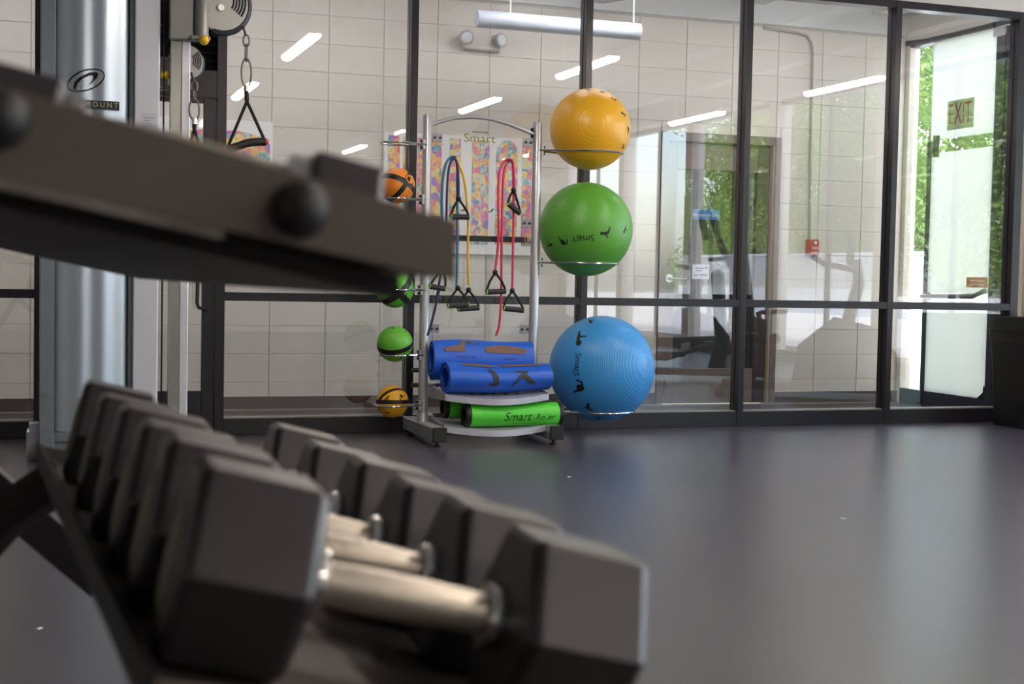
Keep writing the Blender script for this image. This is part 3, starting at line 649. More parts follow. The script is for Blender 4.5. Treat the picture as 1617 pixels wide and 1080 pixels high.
# ---- resistance bands with handles
GRIP = mat('foam_grip', '2c2b2e', .6, 0, .08, 30); LIME = mat('lime_rim', '9fd23c', .5); STRAP = mat('black_webbing', '151515', .7)
def band(name, label, col, paths, handles, by=.055):
    Y = RY-by; P0 = at(*paths[0][0], Y)
    t = thing(name, label, 'resistance band', P0, group='resistance bands on the rack hooks')
    for p in paths:
        pts = [at(x, y, Y) for x, y in p]
        sm = []
        for i in range(len(pts)-1):
            a = pts[max(i-1, 0)]; b = pts[i]; c = pts[i+1]; d = pts[min(i+2, len(pts)-1)]
            for k in range(6):
                u = k/6; sm.append(.5*((2*b)+(c-a)*u+(2*a-5*b+4*c-d)*u*u+(3*b-a-3*c+d)*u**3))
        sm.append(pts[-1]); MB().tube(sm, .0075, 10).build('tube', mat('latex_'+name+col, col, .4), t)
    for (ax, ay, g0x, g0y, g1x, g1y) in handles:       # strap apex, grip ends
        A = at(ax, ay, Y-.012); g0 = at(g0x, g0y, Y-.012); g1 = at(g1x, g1y, Y-.012)
        h = MB().cyl(g0, g1, .0165, n=14).build('grip', GRIP, t)
        dd = (g1-g0).normalized()
        MB().cyl(g0-dd*.004, g0, .0165, n=14).build('rim', LIME, h); MB().cyl(g1, g1+dd*.004, .0165, n=14).build('rim', LIME, h)
        for g in (g0-dd*.006, g1+dd*.006):
            mid = (A+g)/2 + (g-(g0+g1)/2)*.12
            MB().tube([A, mid, g], [.007, .0075, .007], 6).build('strap', STRAP, h)
        MB().sphere(A, .017, 10, 8).build('plug', BLACK, h)
Hb = (716, 250)
band('resistance_band', 'blue resistance band on the left hook with handle low down', '2f7fb0', [[(700, 372), (698, 320), (700, 280), (706, 255), (716, 247), (722, 262), (722, 300), (722, 400), (721, 452)]], [(723, 455, 708, 483, 739, 481)], .06)
band('resistance_band', 'yellow resistance band on the left hook', 'e3b62f', [[(697, 340), (698, 285), (704, 258), (716, 249), (726, 262), (734, 290), (739, 340), (739, 400), (740, 450)]], [(740, 458, 724, 488, 756, 486)], .045)
band('resistance_band', 'dark navy resistance band on the left hook with grey handle', '2c2a58', [[(690, 470), (703, 380), (706, 300), (709, 265), (716, 251), (722, 258), (724, 290), (724, 312)], [(694, 456), (684, 500), (675, 530)]], [(724, 314, 713, 342, 740, 343), (700, 425, 679, 452, 702, 456)], .075)
band('resistance_band', 'red resistance band on the right hook hanging down to the blue mat', 'd8354f', [[(781, 436), (787, 380), (787, 320), (788, 275), (795, 256), (803, 251), (810, 256), (812, 280), (812, 300)], [(792, 440), (791, 480), (788, 515), (783, 530)]], [(811, 300, 803, 322, 821, 337), (782, 430, 769, 461, 798, 460)], .06)
band('resistance_band', 'red resistance band on the right hook with its handle lowest', 'd63a58', [[(792, 440), (792, 400), (793, 330), (795, 280), (799, 260), (804, 254), (810, 262), (811, 320), (810, 400), (809, 455)]], [(809, 459, 796, 487, 826, 490)], .045)

# ---- blue mats and green rollers
MAT = mat('mat_blue', '1d5fce', .38, 0, .06, 6); MATD = mat('figure_brown', '7a5a4c', .6, 0, .1, 30); CHAR = mat('figure_dark', '3a3436', .6)
def rolled_mat(label, x0, x1, yc, zc, a, b, tilt, turns, seed, skew, fig):
    t = thing('exercise_mat', label, 'exercise mat', ((x0+x1)/2, yc, zc-b), group='blue mats on the rack')
    n = int(turns*40); nx = 14; th_ = .007; vs = []; fs = []
    def P(s, u, off=0):
        ang = s*2*PI*turns; k = 1-.13*(turns*(1-s)) ; k = max(k, .25)
        yy = (a*k+off)*math.cos(ang+tilt); zz = (b*k+off)*math.sin(ang+tilt)
        sag = .006*math.sin(u*PI*2+seed)
        return Vector((x0+(x1-x0)*u, yc+yy+skew*(u-.5), zc+zz*(1+.06*math.sin(u*3+seed))+sag))
    for i in range(nx+1):
        for k in range(n+1): vs.append(P(k/n, i/nx))
        for k in range(n+1): vs.append(P(k/n, i/nx, -th_))
    m_ = 2*(n+1)
    for i in range(nx):
        for k in range(n):
            fs.append((i*m_+k, (i+1)*m_+k, (i+1)*m_+k+1, i*m_+k+1)); fs.append((i*m_+n+1+k, i*m_+n+2+k, (i+1)*m_+n+2+k, (i+1)*m_+n+1+k))
        fs.append((i*m_+n, (i+1)*m_+n, (i+1)*m_+m_-1, i*m_+m_-1))
    for i in (0, nx):
        for k in range(n): fs.append((i*m_+k, i*m_+k+1, i*m_+n+2+k, i*m_+n+1+k))
    MB().add(vs, fs).build('roll', MAT, t, smooth=50)
    def Q(u, ang):        # outer skin, by picture angle
        s = 1-((PI*2*turns+tilt-ang) % (2*PI))/(2*PI*turns); return P(s, u, .004)
    for (u, ang, polys, su, sa, m) in fig:
        mb = MB()
        for pl_ in polys:
            if len(pl_) == 4:
                g = [[tuple(pl_[0][c]*(1-i/6)*(1-k/3)+pl_[1][c]*(1-i/6)*(k/3)+pl_[2][c]*(i/6)*(k/3)+pl_[3][c]*(i/6)*(1-k/3) for c in (0, 1)) for k in range(4)] for i in range(7)]
                mb.add([Q(u+p[0]*su, ang+p[1]*sa) for r_ in g for p in r_], [(i*4+k, i*4+k+1, i*4+k+5, i*4+k+4) for i in range(6) for k in range(3)])
            else:
                n_ = len(pl_); cx_ = sum(p[0] for p in pl_)/n_; cy_ = sum(p[1] for p in pl_)/n_
                mb.add([Q(u+p[0]*su, ang+p[1]*sa) for p in list(pl_)+[(cx_, cy_)]], [(i, (i+1) % n_, n_) for i in range(n_)])
        mb.build('printed_figure', m, t, smooth=0)
    return t, Q
lying = [disc2(-.45, -.05, .09), limb2(-.38, -.03, 0, -.02, .1, .13), limb2(0, -.02, .45, -.1, .12, .07)]
bridge = [disc2(-.45, -.1, .09), limb2(-.38, -.08, .1, -.05, .09, .14), limb2(0, 0, .12, .35, .1, .05), limb2(.1, .33, .5, .12, .05, .03)]
arch_ = [limb2(-.15, .4, .05, .15, .05, .09), limb2(.05, .15, .1, -.3, .09, .1), limb2(.1, -.28, -.2, -.3, .1, .05)]
bend = [limb2(-.4, -.4, -.05, .2, .03, .06), limb2(-.3, .35, .1, .3, .03, .06), limb2(-.1, .2, .3, -.35, .13, .06)]
def mat_text(t, Q, u, ang, s, su, sa):
    vs, fs = text_mesh(s, 1); MB().add([Q(u+p[0]*su, ang+p[1]*sa) for p in vs], fs).build('lettering', INK, t, smooth=0)
ta = 1.05*PI
t, Q = rolled_mat('upper blue exercise mat, loosely rolled, at the back of the rack shelf', 2.325, 2.965, 8.215, .487, .085, .125, 1.6*PI, 3.2, .3, .02,
   [(.27, .78*PI, bridge, .32, -1.5, MATD), (.72, .78*PI, lying, .42, -2.0, MATD)])
mat_text(t, Q, .3, .95*PI, 'Thread the Needle', .026, -.13); mat_text(t, Q, .74, .96*PI, 'Spinal Twist', .026, -.13)
t, Q = rolled_mat('lower blue exercise mat, flattened roll, at the front of the rack shelf', 2.36, 3.01, 8.045, .393, .125, .09, 1.55*PI, 3.1, 1.7, .03,
   [(.3, .64*PI, lying, .30, -1.3, MATD), (.72, .62*PI, lying, .42, -1.3, MATD), (.42, .96*PI, arch_, .26, -1.5, CHAR), (.72, .98*PI, bend, .32, -1.4, CHAR)])
LG = mat('roller_green', '55d63a', .38, 0, .05, 20)
def roller(label, x0, x1, y, z, R, tilt, txt):
    t = thing('foam_roller', label, 'foam roller', ((x0+x1)/2, y, z-R), group='green foam rollers on the lower shelf')
    M = Matrix.Translation(((x0+x1)/2, y, z)) @ Matrix.Rotation(tilt, 4, 'Z') @ Matrix.Rotation(PI/2, 4, 'Y'); L = (x1-x0)/2
    MB().lathe([(R*.8, -L+.03), (R, -L+.03), (R, L-.03), (R*.8, L-.03)], 36, M).build('sleeve', LG, t)
    for s in (-1, 1):
        e = MB().lathe([(R*.82, s*(L-.03)), (R*.99, s*(L-.028)), (R*.97, s*(L-.006)), (R*.9, s*L), (R*.6, s*L), (R*.58, s*(L-.04))], 36, M).build('end_ring', BLACK, t)
    if txt:
        W = Matrix.Translation(((x0+x1)/2, y, z)) @ Matrix.Rotation(tilt, 4, 'Z')
        def S(u, v, a0=math.radians(188)): a = a0-v/R; return W @ Vector((u, (R+.001)*math.cos(a), (R+.001)*math.sin(a)))
        vs, fs = text_mesh('Smart', .072, .3); MB().add([S(p[0]+.005, p[1]) for p in vs], fs).build('lettering', INK, t, smooth=0)
        vs, fs = text_mesh('Roller', .05, .3); MB().add([S(p[0]+.18, p[1]-.003) for p in vs], fs).build('lettering', INK, t, smooth=0)
        mb = MB(); mb.add([S(-.02, -.045), S(.14, -.045), S(.14, -.042), S(-.02, -.042)], [(0, 1, 2, 3)]).build('print_rule', INK, t, smooth=0)
        for u in (-.17, 0, .17):
            vs = disc2(0, 0, .012, 8); MB().add([S(u+p[0], p[1]-.09) for p in vs], [tuple(range(8))]).build('printed_dot', INK, t, smooth=0)
roller('bright green foam roller with black ends in front on the lower shelf', 2.465, 3.08, 7.985, .176, .07, .02, True)
roller('green foam roller with black ends behind the front one', 2.385, 2.99, 8.155, .208, .07, .0, False)

# ================================================================== CABLE MACHINE
MY = 7.62
cm = thing('cable_machine', 'silver cable machine tower with smoked shroud and adjustable pulleys', 'cable machine', (.45, 7.75, 0))
SHR = mat('silver_shroud', 'bcc7d4', .32, .3, .04, 2)
PALE = mat('white_panel_coat', 'd6d7e0', .35, .1, .02)
def shy(x): u = min(max((x-.16)/.36, 0), 1); return MY-.07*math.sin(PI*u)**.6 - .008*math.cos(u*6*PI)*math.sin(PI*u)
n = 48; pr = []
for i in range(n+1):
    u = i/n; x = .16+.36*u; pr.append((x, shy(x)))
vs = [(x, y, .16) for x, y in pr] + [(x, y, 2.55) for x, y in pr]
MB().add(vs, [(i, i+1, n+2+i, n+1+i) for i in range(n)]).add([(x, y+.006, z) for z in (.16, 2.55) for x, y in pr], [(i+1, i, n+1+i, n+2+i) for i in range(n)]).build('shroud', SHR, cm, smooth=25)
MB().cbx(.088, .16, MY-.03, MY+.1, .02, 2.6, .004).build('side_frame', mat('machine_grey', '8f97a0', .35, .6), cm)
MB().cbx(.52, .545, MY-.03, MY+.05, .12, 2.6, .004).build('shroud_edge', mat('machine_dark', '5b5f66', .4, .5), cm)
wp = MB().cbx(.545, .672, MY-.04, MY+.12, .08, 2.6, .006).build('white_panel', PALE, cm)
MB().cbx(.10, .66, MY+.04, MY+.5, .02, .1, .01).build('base', MATS['machine_grey'], cm)
for k in range(9): MB().cbx(.2, .5, MY+.03, MY+.13, .15+k*.052, .198+k*.052, .004).build('weight_plate', RUBBER, cm)
lb = MB().bx(.58, .655, MY-.0412, MY-.04, 1.58, 1.80).build('warning_label', mat('label_grey', 'c9cad6', .5), wp); lb['label'] = 'pale grey warning sticker'
mb = MB(); 
for k in range(7): mb.bx(.59, .645-.01*(k % 3), MY-.0418, MY-.0412, 1.69+k*.014, 1.694+k*.014)
mb.build('fine_print', mat('label_ink', '9698a8', .6), lb)
MB().bx(.58, .655, MY-.042, MY-.0412, 1.645, 1.668).build('warning_strip', MATS['label_ink'], lb)
flat_text(MB(), 'WARNING', .014, (.622, MY-.0425, 1.6565), (1, 0, 0), (0, 0, 1)).build('lettering', WHITE, lb, smooth=0)
# emblem: tilted ring with a swoosh
c = at(136, 126, MY-.09); em_ = MB(); ca, sa = math.cos(.42), math.sin(.42)
def E(u, v): x = c.x+u*ca-v*sa; return (x, shy(x)-.004, c.z+u*sa+v*ca)
n = 40; ro_ = [E(.098*math.cos(2*PI*i/n), .052*math.sin(2*PI*i/n)) for i in range(n)]; ri = [E(.091*math.cos(2*PI*i/n)+.001, .044*math.sin(2*PI*i/n)) for i in range(n)]
em_.add(ro_+ri, [(i, (i+1) % n, n+(i+1) % n, n+i) for i in range(n)])
top = [(-.072, -.012), (-.055, .012), (-.02, .026), (.03, .03), (.062, .022), (.07, .008), (.055, -.008), (.0, -.03)]
low = [(-.07, -.028), (-.045, .0), (-.015, .012), (.025, .016), (.04, .012), (.042, .004), (.035, -.008), (.0, -.029)]
em_.add([E(*p) for p in top]+[E(*p) for p in low], [(i, i+1, 9+i, 8+i) for i in range(7)])
eo = em_.build('emblem', INK, cm, smooth=0); eo['label'] = 'black oval emblem with a swoosh'
np_ = MB().bx(.175, .468, MY-.086, MY-.03, at(150, 168, MY).z-.021, at(150, 168, MY).z+.021).build('name_plate', mat('plate_olive', '2f352e', .4), cm)
pc = at(150, 168, MY); flat_text(MB(), 'P A R A M O U N T', .036, (.322, MY-.0865, pc.z), (.93, 0, 0), (0, 0, 1)).build('lettering', mat('plate_letters', 'b7b8a4', .4), np_, smooth=0)
for (px, py) in ((73, 623), (196, 197)):
    p = at(px, py, MY-.03); MB().cyl((p.x, MY-.03, p.z), (p.x, MY-.045, p.z), .012, n=12).build('bolt', CHROME, cm)
p = at(57, 690, MY+.15)
whl = MB().lathe([(.05, -.03), (.075, -.024), (.08, 0), (.075, .024), (.05, .03)], 24, Matrix.Translation((.055, MY+.15, .085)) @ Matrix.Rotation(PI/2, 4, 'Y')).build('caster_wheel', mat('wheel_white', 'cfcfd4', .3, .2), cm)
MB().bx(.04, .095, MY+.08, MY+.22, .09, .19).build('wheel_fork', ALU, whl)
# adjustable column with carriages
MB().cbx(.726, .782, MY-.03, MY+.03, .06, 2.6, .004).build('pulley_column', mat('column_side', 'a9aaa4', .22, .7), cm)
MB().cbx(.782, .826, MY-.03, MY+.03, .06, 2.6, .004).build('pulley_column', mat('column_face', 'e2e3ea', .25, .4), cm)
MB().cbx(.5, .9, MY-.06, MY+.08, .02, .07, .01).build('column_base', MATS['machine_grey'], cm)
MB().tube([(.695, MY, .15), (.695, MY, 2.6)], .0045, 6).build('cable', BLACK, cm); MB().tube([(.70, MY+.02, 2.2), (.725, MY+.02, 2.6)], .0045, 6).build('cable', BLACK, cm)
def frame_m(o, ex_, ez_): ex_ = Vector(ex_).normalized(); ez_ = Vector(ez_).normalized(); ey_ = ez_.cross(ex_); M = Matrix((ex_, ey_, ez_)).transposed().to_4x4(); M.translation = o; return M
GREYM = mat('casting_grey', '8b8a88', .42, .35)
def pulley(cx, cz, R, z0, z1, y, knob, front):
    dy = -1 if front else 1
    a = MB().cbx(.716, .836, y-.02, y+.025, z0, z1, .006).build('carriage', GREYM, cm)
    MB().lathe([(.03, z0+.012), (.036, z0+.02), (.036, z1-.02), (.03, z1-.01)], 20, Matrix.Translation((.878 if front else .70, y-.01, 0))).build('hinge_barrel', GREYM, a)
    for z in (z0, z1-.03): MB().cbx(.82 if front else .66, .92 if front else .74, y-.05, y+.03, z, z+.024, .006).build('hinge_plate', GREYM, a)
    MB().sphere(knob, .026, 16, 10).build('knob', mat('knob_yellow', 'e0b428', .4), a)
    M = frame_m((cx, y+.02, cz), (1, .15, 0), (.15, -1, 0))
    out = [(R*math.cos(t)*(1.06 if -2.4 < t < -.4 else 1), R*math.sin(t)) for t in [2*PI*i/36-PI for i in range(36)]]
    h = MB().prism(out, -.02, .02, M).build('pulley_housing', GREYM, cm)
    for k in range(5):
        r0 = R*(.38+.11*k); pts = [(r0*math.cos(t)+R*.05, r0*math.sin(t)+R*.1) for t in [.75-.28*i for i in range(6)]]
        MB().tube([M @ Vector((p[0], p[1], .0195)) for p in pts], R*.04, 6).build('vent_slot', BLACK, h)
    MB().cyl(M @ Vector((-.01, -R*.15, .02)), M @ Vector((-.01, -R*.15, .032)), .017, n=14).build('axle_cap', CHROME, h)
    MB().tube([M @ Vector((R*1.0*math.cos(t), R*1.0*math.sin(t), 0)) for t in [-1.9+.12*i for i in range(20)]], .022*R/.14, 8).build('rubber_rim', mat('rim_navy', '23252e', .5), h)
pc1 = at(350, 6, MY-.05); pulley(pc1.x, pc1.z, .143, at(285, 66, MY).z, at(285, 0, MY).z+.06, MY-.055, (.885, MY-.11, at(285, 66, MY).z), True)
pc2 = at(293, 98, MY+.1); pulley(pc2.x, pc2.z, .09, at(285, 145, MY+.1).z, at(285, 92, MY+.1).z, MY+.085, tuple(at(261, 119, MY+.02)), False)
def loop(mb, a, b, w_, r, ax=Vector((1, 0, 0))):
    a = Vector(a); b = Vector(b); d = (b-a).normalized(); L = (b-a).length; c = (a+b)/2; s = ax.cross(d).cross(d)*-1; s = (ax-d*ax.dot(d)).normalized()
    mb.tube([c + d*(L/2)*math.cos(2*PI*i/20) + s*w_*math.sin(2*PI*i/20) for i in range(20)], r, 8, closed=True)
def hang(px, ys, apex, g0, g1, nm, label, full_=True):
    Y = MY-.05; t = thing('cable_attachment', label, 'cable handle', at(px, ys[0], Y), group='handles of the cable machine')
    MB().tube([at(px-5, ys[0]-14, Y), at(px-2, ys[0]-3, Y), at(px-1, ys[0]+2, Y)], .006, 8).build('cable_end', BLACK, t)
    steel = mat('dark_steel', '6f6a66', .3, .9)
    for k, (a, b, w_, ax) in enumerate(((ys[0], ys[1]+2, .016, (1, 0, 0)), (ys[1]-2, ys[2]+2, .014, (.5, 1, 0)), (ys[2]-3, ys[3], .026, (1, 0, 0)))):
        mb = MB(); loop(mb, at(px, a, Y), at(px, b, Y), w_, .005, Vector(ax)); mb.build(['swivel', 'quick_link', 'carabiner'][k], steel, t)
    MB().cyl(at(px, ys[3]-4, Y), at(px, ys[3]+6, Y), .014, n=10).build('d_ring', CHROME, t)
    A = at(*apex, Y); st = [A, at(px, ys[3]+6, Y)]
    MB().tube([st[1], A], .012, 8).build('strap_neck', STRAP, t)
    G0 = at(*g0, Y-.01); G1 = at(*g1, Y-.01)
    for g in (G0, G1): MB().tube([A, (A+g)/2+(g-A).cross(Vector((0, 1, 0)))*0.0, g], .0085, 6).build('strap', STRAP, t)
    mid = (G0+G1)/2+Vector((0, 0, .012))
    gr = MB().tube([G0, (G0*.75+G1*.25)+Vector((0, 0, .004)), mid, (G0*.25+G1*.75)+Vector((0, 0, .01)), G1], .022, 12).build('grip', RUBBER, t)
    for g in (G0, G1): MB().sphere(g, .019, 12, 8).build('red_end', mat('end_red', 'c4283a', .4), gr)
hang(389, (55, 72, 95, 138), (390, 160), (358, 236), (419, 224), 1, 'black strap handle with red ends hanging from the nearer pulley')
hang(307, (128, 143, 160, 190), (307, 203), (296, 246), (319, 248), 2, 'black strap handle hanging from the smaller pulley behind the column')

# ================================================================== DUMBBELL RACK
dr_ = thing('dumbbell_rack', 'dark brown steel dumbbell rack with sloping trays close to the camera', 'rack', (.12, 1.5, 0))
TRAY = mat('bronze_powdercoat', '6b6058', .42, .25, .06, 12, bump=.05, bscale=300)
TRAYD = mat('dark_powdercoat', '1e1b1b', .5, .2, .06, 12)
YA, YB, YM = .80, 2.2, 1.9; SK = -.0436        # the rack turns slightly left as it recedes
def skx(x, y): return x + SK*(y-YA)
def slab(mb, prof, y0, y1):           # profile in x,z swept along the rack
    n = len(prof); vs = [(skx(x, y), y, z) for y in (y0, y1) for x, z in prof]
    fs = [(i, (i+1) % n, n+(i+1) % n, n+i) for i in range(n)] + [tuple(reversed(range(n))), tuple(range(n, 2*n))]
    return mb.add(vs, fs)
# upper tray
slab(MB(), [(.238, .998), (.240, 1.031), (.236, 1.031), (.232, 1.004), (-.26, 1.118), (-.26, 1.112)], YA+.004, YB).build('upper_tray', TRAY, dr_)
up = slab(MB(), [(.240, .997), (.240, 1.031), (-.011, 1.095), (-.30, 1.169), (-.30, 1.10), (-.011, 1.045)], YA-.002, YA+.004).build('upper_end_plate', TRAY, dr_)
slab(MB(), [(.105, 1.0215), (.105, 1.0175), (-.011, 1.041), (-.30, 1.097), (-.30, 1.10), (-.011, 1.045)], YA-.004, YA+.014).build('highlight_flange', mat('edge_highlight', '8a827c', .3, .5, .5, 40), up)  # paler lip: the bright highlight along the plate's lower edge, put into its colour
slab(MB(), [(.240, .997), (.240, 1.031), (-.30, 1.176), (-.30, 1.10)], YB, YB+.005).build('upper_end_plate', TRAY, dr_)
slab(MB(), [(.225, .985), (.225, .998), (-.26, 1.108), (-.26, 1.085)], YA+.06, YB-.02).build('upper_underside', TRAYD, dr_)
for (px, py) in ((475, 331), (-4, 186)):
    p = at(px, py, YA-.01); MB().sphere((p.x, YA-.008, p.z), .0165, 20, 14).build('bumper_cap', RUBBER, dr_)
# middle tray
def mz(x): return .763-(x-.06)*.245
slab(MB(), [(.072, mz(.072)+.006), (.076, mz(.076)+.006), (.076, mz(.076)-.006), (.445, mz(.445)-.006), (.445, mz(.445)+.02), (.45, mz(.45)+.02), (.45, mz(.45)-.014), (.072, mz(.072)-.014)], YA+.004, YM).build('middle_tray', mat('tray_brown', '453c39', .5, .2, .12, 6), dr_)
slab(MB(), [(.07, mz(.07)+.012), (.455, mz(.455)+.026), (.455, mz(.455)-.05), (.07, mz(.07)-.03)], YA-.002, YA+.004).build('middle_end_plate', TRAY, dr_)
slab(MB(), [(.07, mz(.07)+.012), (.455, mz(.455)+.026), (.455, mz(.455)-.05), (.07, mz(.07)-.03)], YM, YM+.005).build('middle_end_plate', TRAY, dr_)
slab(MB(), [(.068, mz(.068)-.016), (.074, mz(.068)-.016), (.074, mz(.068)+.014), (.068, mz(.068)+.014)], YA, YM).build('rear_rail', TRAYD, dr_)
# end frames
for y, nm in ((YA-.03, 'near'), (YM-.03, 'far')):
    s = skx(0, y)
    MB().tube([(s-.32, y, .0), (s-.3, y, .6), (s-.24, y, 1.0), (s-.22, y, 1.15)] if nm == 'near' else [(s-.32, y, .02), (s-.16, y, .4), (s-.03, y, .62), (s+.03, y, .69), (s+.1, y, .735)], .03, 10).build('end_post', TRAYD, dr_)
    MB().bx(s-.38, s+.42 if nm == 'near' else s-.2, y-.03, y+.03, 0, .05).build('end_foot', TRAYD, dr_)
p0, p1 = at(-60, 690, 2.15), at(180, 895, 2.15)
MB().bx(0, (p1-p0).length, -.03, .03, -.05, 0, frame_m(p0, p1-p0, (p1-p0).cross(Vector((0, 1, 0))) * -1 if (p1-p0).cross(Vector((0, 1, 0))).z < 0 else (p1-p0).cross(Vector((0, 1, 0))))).build('cross_brace', mat('brace_grey', '262326', .3, .3), dr_)
MB().tube([(skx(-.22, YB-.05), YB-.05, 1.1), (skx(-.25, YB-.05), YB-.05, .6), (skx(-.3, YB-.05), YB-.05, .0)], .028, 10).build('end_post', TRAYD, dr_)

HEX = mat('urethane_grey', '362f34', .34, 0, .08, 14, bump=.05, bscale=120, spec=.7); BAR = mat('worn_chrome', 'd0c6b8', .3, .75, .08, 40, bump=.15, bscale=500)
def hexhead(mb, x0, x1, fl, sgn):
    R = fl/2/math.cos(PI/6); L = x1-x0; c = fl*.05; ring_ = []
    for x, s in ((x0, .9), (x0+c, 1), (x1-c, 1), (x1, .9)): ring_ += [(x, R*s*math.cos(PI/3*i), R*s*math.sin(PI/3*i)) for i in range(6)]
    return mb.add(ring_, [(k*6+i, k*6+(i+1) % 6, k*6+6+(i+1) % 6, k*6+6+i) for k in range(3) for i in range(6)] + [tuple(reversed(range(6))), tuple(range(18, 24))])
def dumbbell(label, cx, y, cz, fl, hl, gl, rz=0, tilt=.24, group='hex dumbbells on the rack'):
    t = thing('dumbbell', label, 'dumbbell', (cx, y, cz), (0, tilt, rz), group)
    for s in (-1, 1):
        a, b = (gl/2, gl/2+hl) if s > 0 else (-gl/2-hl, -gl/2)
        h = hexhead(MB(), a, b, fl, s).build('head', HEX, t, local=True, smooth=0)
        bv = h.modifiers.new('edge', 'BEVEL'); bv.width = fl*.02; bv.segments = 3; bv.limit_method = 'ANGLE'; bv.angle_limit = math.radians(15)
        e = s*(gl/2+hl)
        MB().cyl((e, 0, 0), (e+s*.0015, 0, 0), fl*.3, n=24).build('end_badge', mat('badge_tan', '6e5f4a', .4, .2), h, local=True)
        MB().lathe([(.014, -.009), (.0225, -.007), (.0235, 0), (.0225, .007), (.014, .009)], 20, Matrix.Translation((s*(gl/2-.006), 0, 0)) @ Matrix.Rotation(PI/2, 4, 'Y')).build('collar', CHROME, t, local=True)
    n = 12; prof = [(.0135+.0025*math.sin(PI*(i/n)), -gl/2+gl*i/n) for i in range(n+1)]
    MB().lathe(prof, 20, Matrix.Rotation(PI/2, 4, 'Y')).build('handle', BAR, t, local=True)
    return t
ys = [.93, 1.077, 1.224, 1.372, 1.553, 1.742]
fls = [.126, .126, .122, .122, .116, .116]
labs = ['nearest hex dumbbell on the middle tray, largest in the foreground', 'second hex dumbbell from the camera on the middle tray', 'third hex dumbbell from the camera on the middle tray', 'fourth hex dumbbell from the camera on the middle tray', 'fifth hex dumbbell from the camera on the middle tray', 'farthest hex dumbbell on the middle tray']
for y, f_, lb_ in zip(ys, fls, labs):
    x = skx(.252, y+.0)
    z = mz(x-SK*(y-YA)) + (f_/2+.0025)/math.cos(.24)-.004
    dumbbell(lb_, x, y, z, f_, .086, .142, SK*1.0)
ysu = [.90, 1.05, 1.22, 1.40, 1.6, 1.85]
lu = ['small hex dumbbell nearest the camera on the upper tray', 'second small hex dumbbell on the upper tray', 'third small hex dumbbell on the upper tray', 'fourth hex dumbbell on the upper tray', 'fifth hex dumbbell on the upper tray', 'farthest hex dumbbell on the upper tray']
for k, (y, lb_) in enumerate(zip(ysu, lu)):
    f_ = .055+.004*k; x = skx(.098, y); xx = .098
    z = 1.004+(.232-xx)*.232+(f_/2+.003)/math.cos(.23)
    dumbbell(lb_, x, y, z, f_, .046, .152, SK, .228, 'small dumbbells on the upper tray')

# ================================================================== BIN, LINT AND CARDIO MACHINES
bn = thing('trash_bin', 'tall black trash bin with bag rim in the right corner', 'trash bin', (6.86, 8.3, 0))
def taper(mb, x, y, z0, z1, a0, a1, r=.03):
    def sq(a, z): 
        q = []
        for k in range(4):
            cx_, cy_ = [(1, 1), (-1, 1), (-1, -1), (1, -1)][k]
            for i in range(5): t = PI/2*k+PI/2*i/4; q.append((x+cx_*(a-r)+r*math.cos(t), y+cy_*(a-r)+r*math.sin(t), z))
        return q
    v = sq(a0, z0)+sq(a1, z1); return mb.add(v, [(i, (i+1) % 20, 20+(i+1) % 20, 20+i) for i in range(20)] + [tuple(reversed(range(20))), tuple(range(20, 40))])
taper(MB(), 6.86, 8.3, .0, .62, .235, .262).build('body', BLACK, bn); taper(MB(), 6.86, 8.3, .6, .69, .268, .275).build('bag_rim', mat('bin_bag', '222224', .3, 0, .1, 20, bump=.8, bscale=25), bn)
taper(MB(), 6.86, 8.3, .69, .78, .262, .25).build('lid', BLACK, bn); MB().bx(6.6, 7.1, 8.06, 8.066, .07, .078).build('base_trim', mat('bin_trim', '4a4a4e', .4), bn)
for k, (x, y) in enumerate(((.1, 3.4), (.05, 4.1), (3.3, 5.2), (2.6, 6.6))):
    o = MB().prism([(-.012, -.004), (.01, -.006), (.013, .003), (-.004, .007)], 0, .002, Matrix.Translation((x, y, 0)) @ Matrix.Rotation(k*1.1, 4, 'Z')).build('paper_scrap', WHITE, smooth=0)
    tag(o, ['tiny white paper scrap on the floor by the dumbbell rack', 'tiny white scrap on the floor left of the dumbbells', 'tiny white scrap in the middle of the open floor', 'tiny white scrap on the floor before the equipment rack'][k], 'scrap')
GM = mat('cardio_grey', '5b5b60', .4, .2); GD = mat('cardio_dark', '26262a', .45)
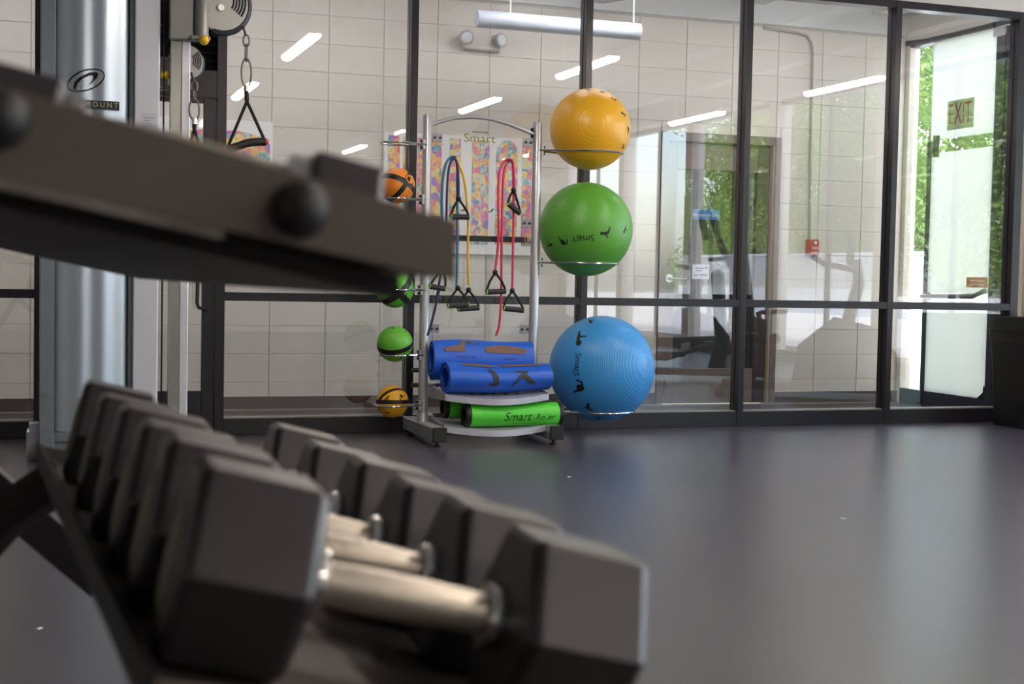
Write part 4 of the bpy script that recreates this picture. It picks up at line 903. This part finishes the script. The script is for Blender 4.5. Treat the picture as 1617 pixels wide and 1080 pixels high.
def elliptical(x, y, rz):
    t = thing('elliptical_trainer', 'grey elliptical trainer standing by the gym windows, mirrored in the glass', 'elliptical', (x, y, 0), (0, 0, rz))
    b = lambda mb, n, m: mb.build(n, m, t, local=True)
    b(MB().cbx(-.85, .75, -.05, .05, .05, .12, .01), 'base_beam', GM); b(MB().cbx(-.85, -.78, -.3, .3, 0, .06, .01), 'base_foot', GD); b(MB().cbx(.68, .75, -.3, .3, 0, .06, .01), 'base_foot', GD)
    b(MB().prism([(.1, .12), (.75, .12), (.78, .3), (.65, .62), (.4, .68), (.18, .5)], -.12, .12, Matrix.Rotation(PI/2, 4, 'X')), 'drive_housing', GM)
    b(MB().tube([(.5, 0, .6), (.45, 0, 1.1), (.4, 0, 1.4)], [.06, .045, .04], 10), 'mast', GM)
    b(MB().cbx(.3, .36, -.22, .22, 1.35, 1.65, .02, Matrix.Rotation(-.2, 4, 'Y')), 'console', GD)
    for s in (-1, 1):
        b(MB().tube([(.42, s*.2, .55), (.38, s*.28, 1.0), (.2, s*.3, 1.35), (.12, s*.3, 1.6), (.05, s*.28, 1.68)], .022, 10), 'arm_lever', GM)
        b(MB().tube([(.4, s*.2, .45), (-.3, s*.2, .3+.1*s), (-.75, s*.2, .2)], .025, 8), 'pedal_arm', GM); b(MB().cbx(-.5, -.12, s*.2-.08, s*.2+.08, .3+.08*s, .35+.08*s, .01), 'pedal', GD)
        b(MB().tube([(.38, s*.05, 1.25), (.3, s*.22, 1.22), (.12, s*.2, 1.2), (.1, s*.1, 1.2)], .018, 8), 'grip_bar', GD)
elliptical(6.35, 4.75, math.radians(25))
def bike(x, y, rz):
    t = thing('recumbent_bike', 'grey recumbent exercise bike standing by the gym windows, mirrored in the glass', 'exercise bike', (x, y, 0), (0, 0, rz))
    b = lambda mb, n, m: mb.build(n, m, t, local=True)
    b(MB().cbx(-.7, .75, -.06, .06, .05, .13, .01), 'base_beam', GM)
    for q in (-.7, .7): b(MB().cbx(q-.04, q+.04, -.28, .28, 0, .06, .01), 'base_foot', GD)
    b(MB().prism([(-.1, .13), (.75, .13), (.78, .4), (.6, .62), (.25, .7), (-.05, .45)], -.1, .1, Matrix.Rotation(PI/2, 4, 'X')), 'drive_housing', GM)
    b(MB().tube([(.35, 0, .6), (.45, 0, 1.0), (.42, 0, 1.2)], [.06, .05, .04], 10), 'mast', GM); b(MB().cbx(.34, .40, -.2, .2, 1.15, 1.42, .02), 'console', GD)
    for s in (-1, 1):
        b(MB().tube([(.42, s*.04, 1.1), (.35, s*.25, 1.12), (.15, s*.28, 1.16), (.05, s*.26, 1.22)], .022, 8), 'handlebar', GD)
        b(MB().tube([(-.35, s*.22, .5), (-.4, s*.28, .72), (-.15, s*.28, .74)], .018, 8), 'seat_grip', GD); b(MB().cbx(.28, .45, s*.16-.05, s*.16+.05, .32+.1*s, .36+.1*s, .01), 'pedal', GD)
    b(MB().cbx(-.6, -.2, -.22, .22, .46, .54, .03), 'seat', GD); b(MB().cbx(-.72, -.63, -.23, .23, .55, 1.15, .035, Matrix.Rotation(-.08, 4, 'Y')), 'seat_back', GD)
    b(MB().cbx(-.5, -.4, -.05, .05, .13, .47, .01), 'seat_post', GM)
bike(6.45, 6.6, math.radians(31))
